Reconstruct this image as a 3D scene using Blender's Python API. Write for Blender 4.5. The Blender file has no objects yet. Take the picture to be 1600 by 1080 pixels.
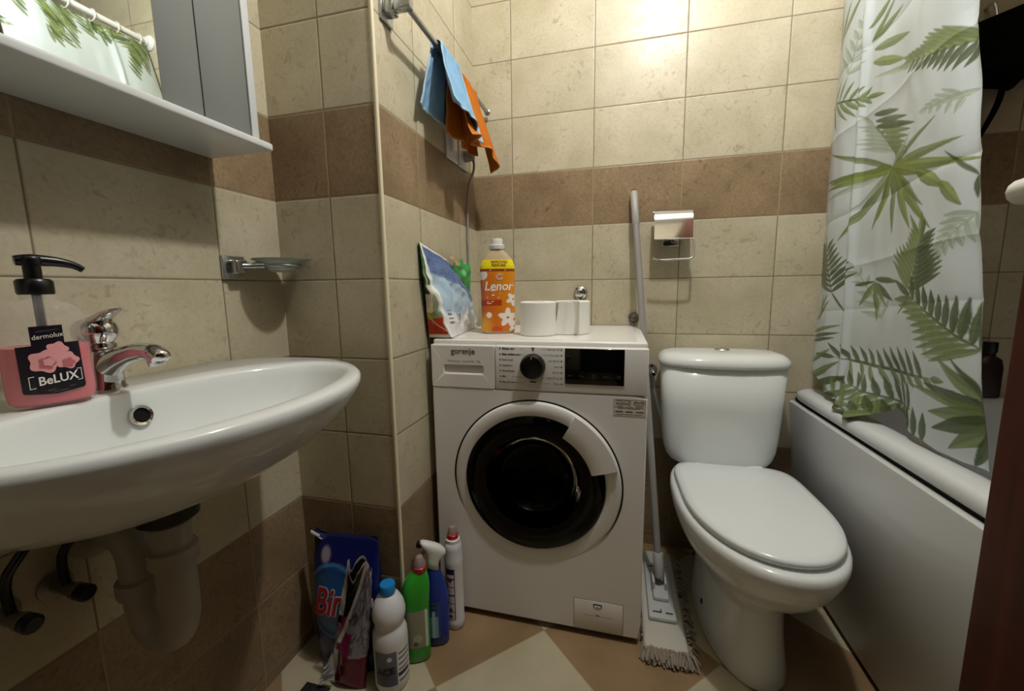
import bpy, bmesh, math, random
import numpy as np
from mathutils import Vector, Matrix
random.seed(7); np.random.seed(7)
SC = bpy.context.scene
COL = SC.collection
PI = math.pi

# ------------------------------------------------------------------ measures (metres)
XL, XP, YP = 0.087, 0.3865, -0.669          # sink wall, column side face, column front face
XR, YF, ZC = 2.2, -1.78, 2.42               # bath wall, wall behind the camera, ceiling
TW, TH, TZ = 0.2968, 0.1968, 1.4119         # tile width, height, top of the brown course
MX0, MX1, MY = 0.4084, 1.003, -0.4904       # washing machine front

def lin(h):
    h = h.lstrip('#'); c = [int(h[i:i+2], 16)/255 for i in (0, 2, 4)]
    return tuple(v/12.92 if v <= .04045 else ((v+.055)/1.055)**2.4 for v in c)
def linv(h): return np.array(lin(h))

# ------------------------------------------------------------------ materials
def mat(name, color, rough=.5, metal=0., spec=.5, coat=0., trans=0., ior=1.45, alpha=1., bump=0., bscale=200., sss=0.):
    m = bpy.data.materials.new(name); m.use_nodes = True
    b = m.node_tree.nodes['Principled BSDF']
    c = lin(color) if isinstance(color, str) else color
    b.inputs['Base Color'].default_value = (*c, 1)
    b.inputs['Roughness'].default_value = rough; b.inputs['Metallic'].default_value = metal
    b.inputs['Specular IOR Level'].default_value = spec; b.inputs['Coat Weight'].default_value = coat
    b.inputs['Transmission Weight'].default_value = trans; b.inputs['IOR'].default_value = ior
    b.inputs['Alpha'].default_value = alpha
    nt = m.node_tree
    tc = nt.nodes.new('ShaderNodeTexCoord')
    nz = nt.nodes.new('ShaderNodeTexNoise'); nz.inputs['Scale'].default_value = bscale if bump else 35.
    nt.links.new(tc.outputs['Object'], nz.inputs['Vector'])
    if bump:
        bp = nt.nodes.new('ShaderNodeBump'); bp.inputs['Strength'].default_value = bump; bp.inputs['Distance'].default_value = .002
        nt.links.new(nz.outputs['Fac'], bp.inputs['Height']); nt.links.new(bp.outputs['Normal'], b.inputs['Normal'])
    else:                                     # faint roughness break-up so nothing is perfectly even
        mr = nt.nodes.new('ShaderNodeMapRange'); mr.inputs['To Min'].default_value = max(0, rough*.9); mr.inputs['To Max'].default_value = min(1, rough*1.1)
        nt.links.new(nz.outputs['Fac'], mr.inputs['Value']); nt.links.new(mr.outputs['Result'], b.inputs['Roughness'])
    return m
def vmat(name, rough=.4, spec=.5, metal=0., trans=0., bump=0., bscale=60., translucent=0.):
    m = mat(name, (1, 1, 1), rough, metal, spec, trans=trans, bump=bump, bscale=bscale)
    nt = m.node_tree; b = nt.nodes['Principled BSDF']
    a = nt.nodes.new('ShaderNodeAttribute'); a.attribute_name = 'Col'
    nt.links.new(a.outputs['Color'], b.inputs['Base Color'])
    if translucent:
        out = nt.nodes['Material Output']; tl = nt.nodes.new('ShaderNodeBsdfTranslucent'); mx = nt.nodes.new('ShaderNodeMixShader')
        mx.inputs['Fac'].default_value = translucent
        nt.links.new(a.outputs['Color'], tl.inputs['Color'])
        nt.links.new(b.outputs['BSDF'], mx.inputs[1]); nt.links.new(tl.outputs['BSDF'], mx.inputs[2]); nt.links.new(mx.outputs['Shader'], out.inputs['Surface'])
    return m

class NG:                                     # little node-graph builder
    def __init__(s, m): s.nt = m.node_tree
    def n(s, t, **k):
        o = s.nt.nodes.new(t)
        for a, v in k.items(): setattr(o, a, v)
        return o
    def put(s, sock, v):
        if isinstance(v, (int, float)): sock.default_value = v
        elif isinstance(v, tuple): sock.default_value = v
        else: s.nt.links.new(v, sock)
    def m(s, op, a, b=0., c=0.):
        o = s.n('ShaderNodeMath', operation=op)
        s.put(o.inputs[0], a); s.put(o.inputs[1], b); s.put(o.inputs[2], c); return o.outputs[0]
    def mix(s, f, a, b):
        o = s.n('ShaderNodeMix', data_type='RGBA'); s.put(o.inputs[0], f); s.put(o.inputs[6], a); s.put(o.inputs[7], b); return o.outputs[2]
    def ramp(s, f, a, b, lo=0., hi=1.):
        o = s.n('ShaderNodeMapRange'); s.put(o.inputs['Value'], f)
        for k, v in (('From Min', a), ('From Max', b), ('To Min', lo), ('To Max', hi)): o.inputs[k].default_value = v
        return o.outputs[0]

LIGHT_T, BROWN_T, GROUT_L, GROUT_D = '#d9d0b3', '#ab9371', '#7d725d', '#98886f'
def tile_mat(name, axis, u0):
    m = bpy.data.materials.new(name); m.use_nodes = True; g = NG(m); b = m.node_tree.nodes['Principled BSDF']
    pos = g.n('ShaderNodeNewGeometry').outputs['Position']
    sp = g.n('ShaderNodeSeparateXYZ'); g.put(sp.inputs[0], pos)
    U = g.m('DIVIDE', g.m('SUBTRACT', sp.outputs[axis], u0), TW)
    V = g.m('DIVIDE', g.m('SUBTRACT', sp.outputs['Z'], TZ), TH)
    fu, fv = g.m('FLOOR', U), g.m('FLOOR', V)
    du = g.m('MULTIPLY', g.m('ABSOLUTE', g.m('SUBTRACT', U, g.m('ROUND', U))), TW)
    dv = g.m('MULTIPLY', g.m('ABSOLUTE', g.m('SUBTRACT', V, g.m('ROUND', V))), TH)
    dist = g.m('MINIMUM', du, dv)
    wob = g.n('ShaderNodeTexNoise'); wob.inputs['Scale'].default_value = 30; g.put(wob.inputs['Vector'], pos)
    dist = g.m('ADD', dist, g.m('MULTIPLY', g.m('SUBTRACT', wob.outputs['Fac'], .5), .0008))
    grout = g.ramp(dist, .0011, .0020, 1., 0.)
    brown = g.m('ADD', g.m('COMPARE', fv, -1., .1), g.m('LESS_THAN', fv, -5.5))
    wn = g.n('ShaderNodeTexWhiteNoise', noise_dimensions='2D'); cb = g.n('ShaderNodeCombineXYZ'); g.put(cb.inputs[0], fu); g.put(cb.inputs[1], fv); g.put(wn.inputs['Vector'], cb.outputs[0])
    # stone mottling
    off = g.n('ShaderNodeVectorMath', operation='SCALE'); g.put(off.inputs[0], wn.outputs['Color']); off.inputs['Scale'].default_value = 7.
    ad = g.n('ShaderNodeVectorMath', operation='ADD'); g.put(ad.inputs[0], pos); g.put(ad.inputs[1], off.outputs[0])
    n1 = g.n('ShaderNodeTexNoise'); n1.inputs['Scale'].default_value = 9; n1.inputs['Detail'].default_value = 5; g.put(n1.inputs['Vector'], ad.outputs[0])
    n2 = g.n('ShaderNodeTexNoise'); n2.inputs['Scale'].default_value = 42; n2.inputs['Detail'].default_value = 4; n2.inputs['Distortion'].default_value = 1.2; g.put(n2.inputs['Vector'], ad.outputs[0])
    n3 = g.n('ShaderNodeTexNoise'); n3.inputs['Scale'].default_value = 5; g.put(n3.inputs['Vector'], ad.outputs[0])
    light = g.mix(g.ramp(n1.outputs['Fac'], .3, .7), (*lin('#b3aa8f'), 1), (*lin('#c5bca4'), 1))
    dark = g.mix(g.ramp(n1.outputs['Fac'], .3, .7), (*lin('#7d6a50'), 1), (*lin('#998366'), 1))
    speck = g.m('MULTIPLY', g.ramp(n2.outputs['Fac'], .57, .68), g.ramp(n3.outputs['Fac'], .38, .6))
    light = g.mix(g.m('MULTIPLY', speck, .45), light, (*lin('#857a62'), 1))
    dark = g.mix(g.m('MULTIPLY', speck, .6), dark, (*lin('#5f4d38'), 1))
    n4 = g.n('ShaderNodeTexNoise'); n4.inputs['Scale'].default_value = 120; n4.inputs['Detail'].default_value = 3; g.put(n4.inputs['Vector'], ad.outputs[0])
    light = g.mix(g.ramp(n4.outputs['Fac'],   .45, .72, 0., .25), light, (*lin('#978c73'), 1))
    dark = g.mix(g.ramp(n4.outputs['Fac'], .40, .70, 0., .55), dark, (*lin('#6e5b45'), 1))
    c = g.mix(brown, light, dark)
    hv = g.n('ShaderNodeHueSaturation'); g.put(hv.inputs['Value'], g.ramp(wn.outputs['Value'], 0, 1, .96, 1.03)); g.put(hv.inputs['Color'], c)
    gc = g.mix(brown, (*lin(GROUT_L), 1), (*lin(GROUT_D), 1))
    c = g.mix(grout, hv.outputs[0], gc)
    g.put(b.inputs['Base Color'], c)
    g.put(b.inputs['Roughness'], g.m('ADD', g.m('MULTIPLY', grout, .4), g.ramp(n2.outputs['Fac'], .3, .7, .30, .42)))
    bp = g.n('ShaderNodeBump'); bp.inputs['Distance'].default_value = .0012; bp.inputs['Strength'].default_value = .6
    h = g.m('ADD', g.ramp(dist, .0008, .0038), g.m('MULTIPLY', n1.outputs['Fac'], .5))
    g.put(bp.inputs['Height'], h); g.put(b.inputs['Normal'], bp.outputs['Normal']); b.inputs['Specular IOR Level'].default_value = .36
    return m
def floor_mat():
    m = bpy.data.materials.new('floor_tiles'); m.use_nodes = True; g = NG(m); b = m.node_tree.nodes['Principled BSDF']
    pos = g.n('ShaderNodeNewGeometry').outputs['Position']
    sp = g.n('ShaderNodeSeparateXYZ'); g.put(sp.inputs[0], pos)
    dx, dy = g.m('SUBTRACT', sp.outputs['X'], .735), g.m('SUBTRACT', sp.outputs['Y'], -.498)
    k = 1/(math.sqrt(2)*.333)
    A, B = g.m('MULTIPLY', g.m('ADD', dx, dy), k), g.m('MULTIPLY', g.m('SUBTRACT', dx, dy), k)
    par = g.m('ABSOLUTE', g.m('MODULO', g.m('ADD', g.m('FLOOR', A), g.m('FLOOR', B)), 2.))
    d = g.m('MINIMUM', g.m('ABSOLUTE', g.m('SUBTRACT', A, g.m('ROUND', A))), g.m('ABSOLUTE', g.m('SUBTRACT', B, g.m('ROUND', B))))
    gr = g.ramp(d, .004, .008, 1., 0.)
    n1 = g.n('ShaderNodeTexNoise'); n1.inputs['Scale'].default_value = 7; n1.inputs['Detail'].default_value = 5; g.put(n1.inputs['Vector'], pos)
    f = g.ramp(n1.outputs['Fac'], .3, .7)
    c = g.mix(par, g.mix(f, (*lin('#7d6649'), 1), (*lin('#94795a'), 1)), g.mix(f, (*lin('#aa9f85'), 1), (*lin('#bbb197'), 1)))
    c = g.mix(g.m('MULTIPLY', gr, .5), c, (*lin('#8f8062'), 1))
    g.put(b.inputs['Base Color'], c); b.inputs['Roughness'].default_value = .38
    return m

# ------------------------------------------------------------------ object helpers
def link(name, me, m=None, parent=None, smooth=True, sharp=40):
    o = bpy.data.objects.new(name, me); COL.objects.link(o)
    if m is not None: me.materials.append(m)
    if smooth:
        me.shade_smooth()
        if sharp: me.set_sharp_from_angle(angle=math.radians(sharp))
    if parent is not None: o.parent = parent; o.matrix_parent_inverse = parent_matrix(parent).inverted()
    return o
def parent_matrix(o):
    mtx = Matrix.LocRotScale(o.location, o.rotation_euler, o.scale)
    return parent_matrix(o.parent) @ o.matrix_parent_inverse @ mtx if o.parent else mtx
def tag(o, label, cat, group=None, kind=None):
    o['label'] = label; o['category'] = cat
    if group: o['group'] = group
    if kind: o['kind'] = kind
    return o
def thing(name, label, cat, loc, group=None):
    o = bpy.data.objects.new(name, None); COL.objects.link(o); o.location = loc; o.empty_display_size = .05
    return tag(o, label, cat, group)
def from_bm(bm, name, m, parent=None, smooth=True, sharp=40):
    bmesh.ops.recalc_face_normals(bm, faces=bm.faces[:])
    me = bpy.data.meshes.new(name); bm.to_mesh(me); bm.free()
    return link(name, me, m, parent, smooth, sharp)
def add_box(bm, lo, hi, bev=0., seg=2):
    r = bmesh.ops.create_cube(bm, size=1.)
    lo, hi = Vector(lo), Vector(hi); c, s = (lo+hi)/2, hi-lo
    for v in r['verts']: v.co = Vector((v.co.x*s.x, v.co.y*s.y, v.co.z*s.z)) + c
    if bev:
        es = list({e for v in r['verts'] for e in v.link_edges})
        bmesh.ops.bevel(bm, geom=es, offset=bev, segments=seg, affect='EDGES', profile=.5)
def box(name, lo, hi, m, parent=None, bev=0., seg=2):
    bm = bmesh.new(); add_box(bm, lo, hi, bev, seg); return from_bm(bm, name, m, parent, smooth=bev > 0, sharp=50)
def rings_bm(bm, rings, cap0=True, cap1=True, closed=True):
    vs = [[bm.verts.new(p) for p in r] for r in rings]
    n = len(vs[0])
    for a, b in zip(vs[:-1], vs[1:]):
        for i in range(n if closed else n-1):
            j = (i+1) % n
            try: bm.faces.new((a[i], a[j], b[j], b[i]))
            except ValueError: pass
    if cap0: bm.faces.new(vs[0][::-1])
    if cap1: bm.faces.new(vs[-1])
    return vs
def loft(name, rings, m, parent=None, cap0=True, cap1=True, sharp=40, closed=True):
    bm = bmesh.new(); rings_bm(bm, rings, cap0, cap1, closed); return from_bm(bm, name, m, parent, True, sharp)
def sup(cx, cy, z, a, b, n=48, e=2., rot=0., af=None):
    """superellipse ring; af: other half-length for the -y half"""
    out = []
    for i in range(n):
        t = 2*PI*i/n; c, s = math.cos(t), math.sin(t)
        x = a*math.copysign(abs(c)**(2/e), c); bb = b if (s >= 0 or af is None) else af
        y = bb*math.copysign(abs(s)**(2/e), s)
        out.append((cx+x*math.cos(rot)-y*math.sin(rot), cy+x*math.sin(rot)+y*math.cos(rot), z))
    return out
def lathe_bm(bm, prof, n=32, mtx=None, cap0=True, cap1=True):
    rings = []
    for r, z in prof:
        ring = [Vector((r*math.cos(2*PI*i/n), r*math.sin(2*PI*i/n), z)) for i in range(n)]
        rings.append([mtx @ p for p in ring] if mtx is not None else ring)
    rings_bm(bm, rings, cap0, cap1)
def lathe(name, prof, m, parent=None, n=32, mtx=None, cap0=True, cap1=True, sharp=40):
    bm = bmesh.new(); lathe_bm(bm, prof, n, mtx, cap0, cap1); return from_bm(bm, name, m, parent, True, sharp)
def axis_mtx(p, d):
    return Matrix.Translation(Vector(p)) @ Vector((0, 0, 1)).rotation_difference(Vector(d).normalized()).to_matrix().to_4x4()
def smooth_path(pts, k=6):
    P = [Vector(p) for p in pts]; out = []
    for i in range(len(P)-1):
        p0, p1, p2, p3 = P[max(i-1, 0)], P[i], P[i+1], P[min(i+2, len(P)-1)]
        for j in range(k):
            t = j/k; out.append(.5*((2*p1)+(p2-p0)*t+(2*p0-5*p1+4*p2-p3)*t*t+(3*p1-p0-3*p2+p3)*t**3))
    return out+[P[-1]]
def tube_bm(bm, pts, r, n=12, cap=True):
    P = [Vector(p) for p in pts]; rr = [float(q) for q in r] if isinstance(r, (list, tuple)) else [r]*len(P)
    rings = []; up = None
    for i, p in enumerate(P):
        d = (P[min(i+1, len(P)-1)]-P[max(i-1, 0)]).normalized()
        if up is None:
            up = Vector((0, 0, 1)) if abs(d.z) < .9 else Vector((1, 0, 0))
        x = up.cross(d)
        if x.length < 1e-5: x = Vector((1, 0, 0)).cross(d)
        x.normalize(); y = d.cross(x); up = y
        # keep frame continuous
        up = y
        x2 = y.cross(d).normalized()
        rings.append([p + rr[i]*(math.cos(2*PI*j/n)*x2 + math.sin(2*PI*j/n)*y) for j in range(n)])
    rings_bm(bm, rings, cap, cap)
def tube(name, pts, r, m, parent=None, n=12, k=0):
    if k:
        rr = r
        P = smooth_path(pts, k)
        if isinstance(r, (list, tuple)):
            xs = np.linspace(0, len(pts)-1, len(P)); rr = list(np.interp(xs, range(len(pts)), r))
        pts, r = P, rr
    bm = bmesh.new(); tube_bm(bm, pts, r, n); return from_bm(bm, name, m, parent, True, 50)
def grid(name, nu, nv, fn, colfn, m, parent=None, closed=False, sharp=0):
    """surface fn(U,V)->xyz arrays over [0,1]^2 with the colour of its print in attribute Col"""
    U, V = np.meshgrid(np.linspace(0, 1, nu), np.linspace(0, 1, nv))
    X = np.stack([np.broadcast_to(a, U.shape) for a in fn(U, V)], -1).reshape(-1, 3)
    idx = np.arange(nu*nv).reshape(nv, nu)
    F = np.stack([idx[:-1, :-1], idx[:-1, 1:], idx[1:, 1:], idx[1:, :-1]], -1).reshape(-1, 4)
    me = bpy.data.meshes.new(name)
    me.vertices.add(len(X)); me.vertices.foreach_set('co', X.ravel().astype(np.float32))
    me.loops.add(F.size); me.loops.foreach_set('vertex_index', F.ravel().astype(np.int32))
    me.polygons.add(len(F)); me.polygons.foreach_set('loop_start', (np.arange(len(F))*4).astype(np.int32))
    me.update(calc_edges=True); me.validate()
    if colfn is not None:
        C = np.ones((len(X), 4), np.float32); C[:, :3] = colfn(U, V, X.reshape(nv, nu, 3)).reshape(-1, 3)
        ca = me.color_attributes.new('Col', 'FLOAT_COLOR', 'POINT'); ca.data.foreach_set('color', C.ravel())
    return link(name, me, m, parent, True, sharp)
def text(name, s, size, mapfn, m, parent=None, bold=0., shear=0., align='CENTER', sx=1.):
    cu = bpy.data.curves.new(name, 'FONT'); cu.body = s; cu.size = size; cu.align_x = align; cu.align_y = 'CENTER'
    cu.offset = bold; cu.shear = shear; cu.resolution_u = 3; cu.fill_mode = 'FRONT'
    o = bpy.data.objects.new(name, cu); COL.objects.link(o)
    dg = bpy.context.evaluated_depsgraph_get(); me = bpy.data.meshes.new_from_object(o.evaluated_get(dg))
    bpy.data.objects.remove(o); bpy.data.curves.remove(cu)
    me.materials.clear()
    for v in me.vertices: v.co = mapfn(v.co.x*sx, v.co.y)
    me.name = name
    return link(name, me, m, parent, False)
def plate(name, pts2, mapfn, m, parent=None, sub=0):
    """flat print: polygon pts2 mapped to the surface"""
    bm = bmesh.new(); vs = [bm.verts.new((p[0], p[1], 0)) for p in pts2]; bm.faces.new(vs)
    if sub:
        bmesh.ops.triangulate(bm, faces=bm.faces[:]); bmesh.ops.subdivide_edges(bm, edges=bm.edges[:], cuts=sub, use_grid_fill=True)
    for v in bm.verts: v.co = mapfn(v.co.x, v.co.y)
    return from_bm(bm, name, m, parent, False)
def strips(name, rects, mapfn, m, parent=None):
    """printed bars, each one a part of its own"""
    o = None
    for x0, y0, x1, y1 in rects:
        bm = bmesh.new()
        bm.faces.new([bm.verts.new(mapfn(*p)) for p in ((x0, y0), (x1, y0), (x1, y1), (x0, y1))])
        q = from_bm(bm, name, m, parent, False); o = o or q
    return o
def mixc(C, mask, col):
    k = np.clip(mask, 0, 1)[..., None]; return C*(1-k)+np.asarray(col)*k
def sstep(a, b, x): t = np.clip((x-a)/(b-a), 0, 1); return t*t*(3-2*t)
def vnoise(x, y, seed=0):
    """cheap smooth value noise for crumples"""
    r = np.random.RandomState(seed).rand(64, 64)
    xi, yi = np.floor(x).astype(int), np.floor(y).astype(int); fx, fy = x-xi, y-yi
    fx, fy = fx*fx*(3-2*fx), fy*fy*(3-2*fy)
    g = lambda a, b: r[a % 64, b % 64]
    return (g(xi, yi)*(1-fx)+g(xi+1, yi)*fx)*(1-fy)+(g(xi, yi+1)*(1-fx)+g(xi+1, yi+1)*fx)*fy

# ------------------------------------------------------------------ shared materials
M = {}
M['ceramic'] = mat('white_ceramic', '#dfe3e2', .09, spec=.55)
M['plastic'] = mat('white_plastic', '#e3e4e2', .22)
M['enamel'] = mat('white_enamel', '#e6e4e0', .24)
M['acrylic'] = mat('white_acrylic', '#c9cdcf', .16)
M['chrome'] = mat('chrome', '#d6d6d6', .08, 1.)
M['steel'] = mat('brushed_steel', '#aeb0b0', .28, 1.)
M['black'] = mat('black_plastic', '#0b0b0c', .3)
M['gloss_black'] = mat('gloss_black', '#060606', .06)
M['dark'] = mat('dark_gap', '#14120f', .8)
M['grey'] = mat('grey_plastic', '#8f8b88', .4)
M['lgrey'] = mat('light_grey_plastic', '#b9bcba', .4)
M['clear'] = mat('clear_plastic', '#f4f4f4', .05, trans=.97, ior=1.3)
M['red'] = mat('red_plastic', '#b3141f', .3)
M['ink'] = mat('ink', '#1b1a1a', .5)
M['ink_grey'] = mat('grey_ink', '#55504c', .5)
M['white_ink'] = mat('white_ink', '#f1ece6', .5)
M['paper'] = mat('tissue_paper', '#efeee6', .9, spec=.1, bump=.15, bscale=400)
M['cream'] = mat('cream_trim', '#e3d9ba', .35)
# ================================================================== THE ROOM
def struct(o): o['kind'] = 'structure'; return o
def quad_wall(name, lo, hi, m): return struct(box(name, lo, hi, m))
T = .12
quad_wall('floor', (XL-T, YF-1.2, -.1), (XR+T, T, 0), floor_mat())
quad_wall('ceiling', (XL-T, YF-1.2, ZC), (XR+T, T, ZC+.1), mat('ceiling_paint', '#cfccc2', .9))
quad_wall('wall_left', (XL-T, YF, 0), (XL, YP, ZC), tile_mat('tiles_left', 'Y', -.8366))
quad_wall('wall_back', (XP, 0, 0), (XR+T, T, ZC), tile_mat('tiles_back', 'X', .5323))
quad_wall('wall_right', (XR, YF, 0), (XR+T, 0, ZC), mat('low_bounce_brown', '#4a3a2a', .4))  # unseen wall, tinted dark only to cut bounced light around the bath
# boxed-in corner column: two tiled faces
bm = bmesh.new(); add_box(bm, (XL-T, YP, 0), (XP, T, ZC))
col = struct(from_bm(bm, 'wall_corner', None, smooth=False))
col.data.materials.append(tile_mat('tiles_column_front', 'X', .2458)); col.data.materials.append(tile_mat('tiles_column_side', 'Y', -.4777))
for p in col.data.polygons: p.material_index = 1 if abs(p.normal.x) > .5 else 0
# wall behind the camera, with the doorway
tf = tile_mat('tiles_front', 'X', .5)
bm = bmesh.new()
add_box(bm, (XL-T, YF-T, 0), (.46, YF, ZC)); add_box(bm, (1.37, YF-T, 0), (XR+T, YF, ZC)); add_box(bm, (.46, YF-T, 2.03), (1.37, YF, ZC))
struct(from_bm(bm, 'wall_front', tf, smooth=False))
quad_wall('wall_hallway', (.2, YF-1.2, 0), (1.7, YF-1.1, ZC), mat('low_bounce_hall', '#2b2823', .9))  # unseen wall beyond the doorway, coloured dark to soak up bounced light
# plastic edge trim on the column corner
bm = bmesh.new(); n = 8
prof = [(XP-.007, YP-.0005)]+[(XP-.0015+.0045*math.cos(a), YP+.0015+.0045*math.sin(a)) for a in np.linspace(-PI/2, 0, n)]+[(XP+.0005, YP+.008), (XP-.004, YP+.004)]
rings_bm(bm, [[(x, y, 0.) for x, y in prof], [(x, y, ZC) for x, y in prof]])
struct(from_bm(bm, 'trim_1', M['cream']))

# ================================================================== DOOR (open, beside the camera)
M['wood'] = mat('brown_wood', '#4a2413', .55, spec=.15)
g = NG(M['wood']); tcn = g.n('ShaderNodeTexCoord'); wv = g.n('ShaderNodeTexNoise'); mp = g.n('ShaderNodeMapping'); mp.inputs['Scale'].default_value = (30, 30, 1.5)
g.put(mp.inputs[0], tcn.outputs['Object']); g.put(wv.inputs['Vector'], mp.outputs[0]); wv.inputs['Scale'].default_value = 2; wv.inputs['Detail'].default_value = 6
g.put(M['wood'].node_tree.nodes['Principled BSDF'].inputs['Base Color'], g.mix(g.ramp(wv.outputs['Fac'], .3, .7), (*lin('#361305'), 1), (*lin('#4e210c'), 1)))
d = struct(box('door_1', (1.31, -1.765, .01), (1.35, -1.034, 2.0), M['wood'], bev=.003))
hm = mat('white_handle', '#d9d9d4', .25)
h = lathe('door_handle', [(.024, 0), (.024, .006), (.011, .008), (.010, .045), (.012, .05)], hm, d, mtx=axis_mtx((1.31, -1.095, 1.068), (-1, 0, 0)))
tube('lever', [(1.262, -1.088, 1.068), (1.260, -1.12, 1.068), (1.262, -1.17, 1.066), (1.264, -1.205, 1.064)], [.011, .0115, .0105, .009], hm, h, k=5)
lathe('thumb_turn', [(.020, 0), (.020, .005), (.013, .008), (.013, .02), (.009, .023)], hm, d, mtx=axis_mtx((1.31, -1.095, .984), (-1, 0, 0)))

# ================================================================== CEILING LAMP (the light of the room)
LX, LY, LZ = 1.10, -.81, 2.28
lamp = thing('ceiling_lamp', 'round white lamp fixed to the bathroom ceiling', 'lamp', (LX, LY, ZC))
lathe('lamp_base', [(.07, ZC-.03), (.075, ZC-.02), (.075, ZC)], M['plastic'], lamp, mtx=Matrix.Translation((LX, LY, 0)))
lathe('lamp_socket', [(.018, LZ+.06), (.02, LZ+.07), (.02, ZC-.03)], M['plastic'], lamp, mtx=Matrix.Translation((LX, LY, 0)))

# ================================================================== WASHING MACHINE
wm = thing('washing_machine', 'white front loading washing machine with round black door', 'washing machine', ((MX0+MX1)/2, -.25, 0))
BX0, BX1 = MX0+.003, MX1-.006
bm = bmesh.new()
for lo, hi in (((BX0, -.47, .022), (BX0+.012, -.012, .832)), ((BX1-.012, -.47, .022), (BX1, -.012, .832)), ((BX0, -.02, .022), (BX1, -.012, .832)), ((BX0, -.47, .022), (BX1, -.012, .034)), ((BX0, -.47, .82), (BX1, -.012, .832))):
    add_box(bm, lo, hi, .002, 1)
from_bm(bm, 'cabinet', M['enamel'], wm)
bm = bmesh.new(); add_box(bm, (MX0+.001, -.478, .832), (MX1-.002, -.008, .850), .006, 3); add_box(bm, (MX0+.028, -.455, .8495), (MX1-.028, -.03, .852), .001, 1)
from_bm(bm, 'top_panel', M['enamel'], wm)
# front panel with the round opening
DC = (.709, .4495); RO = .236
def front_ring(y, x0, x1, z0, z1, n=96):
    out = []
    for i in range(n):
        t = 2*PI*i/n; c, s = math.cos(t), math.sin(t)
        k = min((x1-DC[0])/c if c > 1e-9 else 1e9, (x0-DC[0])/c if c < -1e-9 else 1e9, (z1-DC[1])/s if s > 1e-9 else 1e9, (z0-DC[1])/s if s < -1e-9 else 1e9)
        out.append((DC[0]+k*c, y, DC[1]+k*s))
    return out
def circ(r, y, n=96, cx=None, cz=None, ph=0.):
    return [((cx or DC[0])+r*math.cos(2*PI*i/n+ph), y, (cz or DC[1])+r*math.sin(2*PI*i/n+ph)) for i in range(n)]
PZ = .7135
bm = bmesh.new()
rings_bm(bm, [front_ring(-.468, MX0+.001, MX1-.001, .021, PZ-.001), front_ring(-.488, MX0, MX1, .02, PZ-.001), front_ring(-.4905, MX0+.003, MX1-.003, .023, PZ-.004), circ(RO, -.4905), circ(RO-.002, -.475), circ(RO-.03, -.45)], False, False)
fp = from_bm(bm, 'front_panel', M['enamel'], wm, sharp=35)
# control strip
bm = bmesh.new(); add_box(bm, (.599, -.492, PZ+.0005), (MX1, -.46, .8365), .004, 3); from_bm(bm, 'control_panel', M['enamel'], wm)
# detergent drawer with the scooped grip
fr = lambda x, z, y=-.4925: Vector((x, y, z))
bm = bmesh.new()
x0, x1, z0, z1 = MX0, .5975, PZ+.0005, .8365; gx0, gx1, gz0, gz1 = .445, .567, .752, .780
def rrect(x0, x1, z0, z1, y, r, n=4):
    out = []
    for cx, cz, a in ((x1-r, z1-r, 0), (x0+r, z1-r, 90), (x0+r, z0+r, 180), (x1-r, z0+r, 270)):
        for k in range(n+1):
            t = math.radians(a+90*k/n); out.append((cx+r*math.cos(t), y, cz+r*math.sin(t)))
    return out
rings_bm(bm, [rrect(x0, x1, z0, z1, -.462, .003), rrect(x0, x1, z0, z1, -.490, .003), rrect(x0+.002, x1-.001, z0+.001, z1-.003, -.492, .003), rrect(gx0, gx1, gz0, gz1, -.492, .007), rrect(gx0+.003, gx1-.003, gz0+.003, gz1-.002, -.490, .006), rrect(gx0+.004, gx1-.004, gz0+.005, gz1-.002, -.485, .005)], False, True)
dr = from_bm(bm, 'detergent_drawer', M['enamel'], wm, sharp=30)
box('drawer_handle', (gx0+.004, -.4915, gz1-.004), (gx1-.004, -.484, gz1+.001), M['lgrey'], dr, bev=.001)
text('lettering', 'gorenje', .0235, lambda x, y: fr(.506+x, .8185+y), M['ink_grey'], dr, bold=.0004)
text('small_print', 'WaveActive   SteamTech   7kg', .0078, lambda x, y: fr(.508+x, .7905+y), M['ink_grey'], dr)
# knob, display, programme print
kb = lathe('program_knob', [(.034, 0), (.0345, .006), (.033, .020), (.029, .0265), (.024, .0255), (.020, .024)], M['black'], wm, n=48, mtx=axis_mtx((.7065, -.4915, .7835), (0, -1, 0)))
box('knob_mark', (.7058, -.5185, .806), (.7072, -.5165, .8115), M['white_ink'], kb)
dp = box('display', (.7925, -.4945, .7385), (.944, -.485, .8335), M['gloss_black'], wm, bev=.0015)
gp = mat('display_print', '#5c5a58', .5)
for i, (x, s) in enumerate([(.806, 'Start'), (.836, 'Delay'), (.868, 'Temp\nSpin'), (.899, 'Option'), (.930, 'Child\nlock')]):
    if i == 0: tx = text('lettering', s, .0052, lambda a, b, x=x: fr(x+a, .7615+b, -.4951), gp, dp)
    else: text('lettering', s, .0052, lambda a, b, x=x: fr(x+a, .7615+b, -.4951), gp, dp)
left = ['Allergy care', 'Baby clothes care', 'Dark wash', 'Synthetics', 'Wool/Hand', 'Mix', 'Fast 20 min']
right = ['Cotton 20', 'My wash', 'Eco 40-60', 'Jeans', 'Sports', 'Spin/Drain', 'Rinse']
for k in range(7):
    z = .8295-k*.0155
    text('lettering', left[k], .0072, lambda a, b, z=z: fr(.620+a, z+b), M['ink'], wm, align='LEFT', bold=.0001 if k > 1 else .0003)
    text('lettering', right[k], .0072, lambda a, b, z=z: fr(.778+a, z+b), M['ink_grey'], wm, align='RIGHT')
R_ = []
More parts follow.
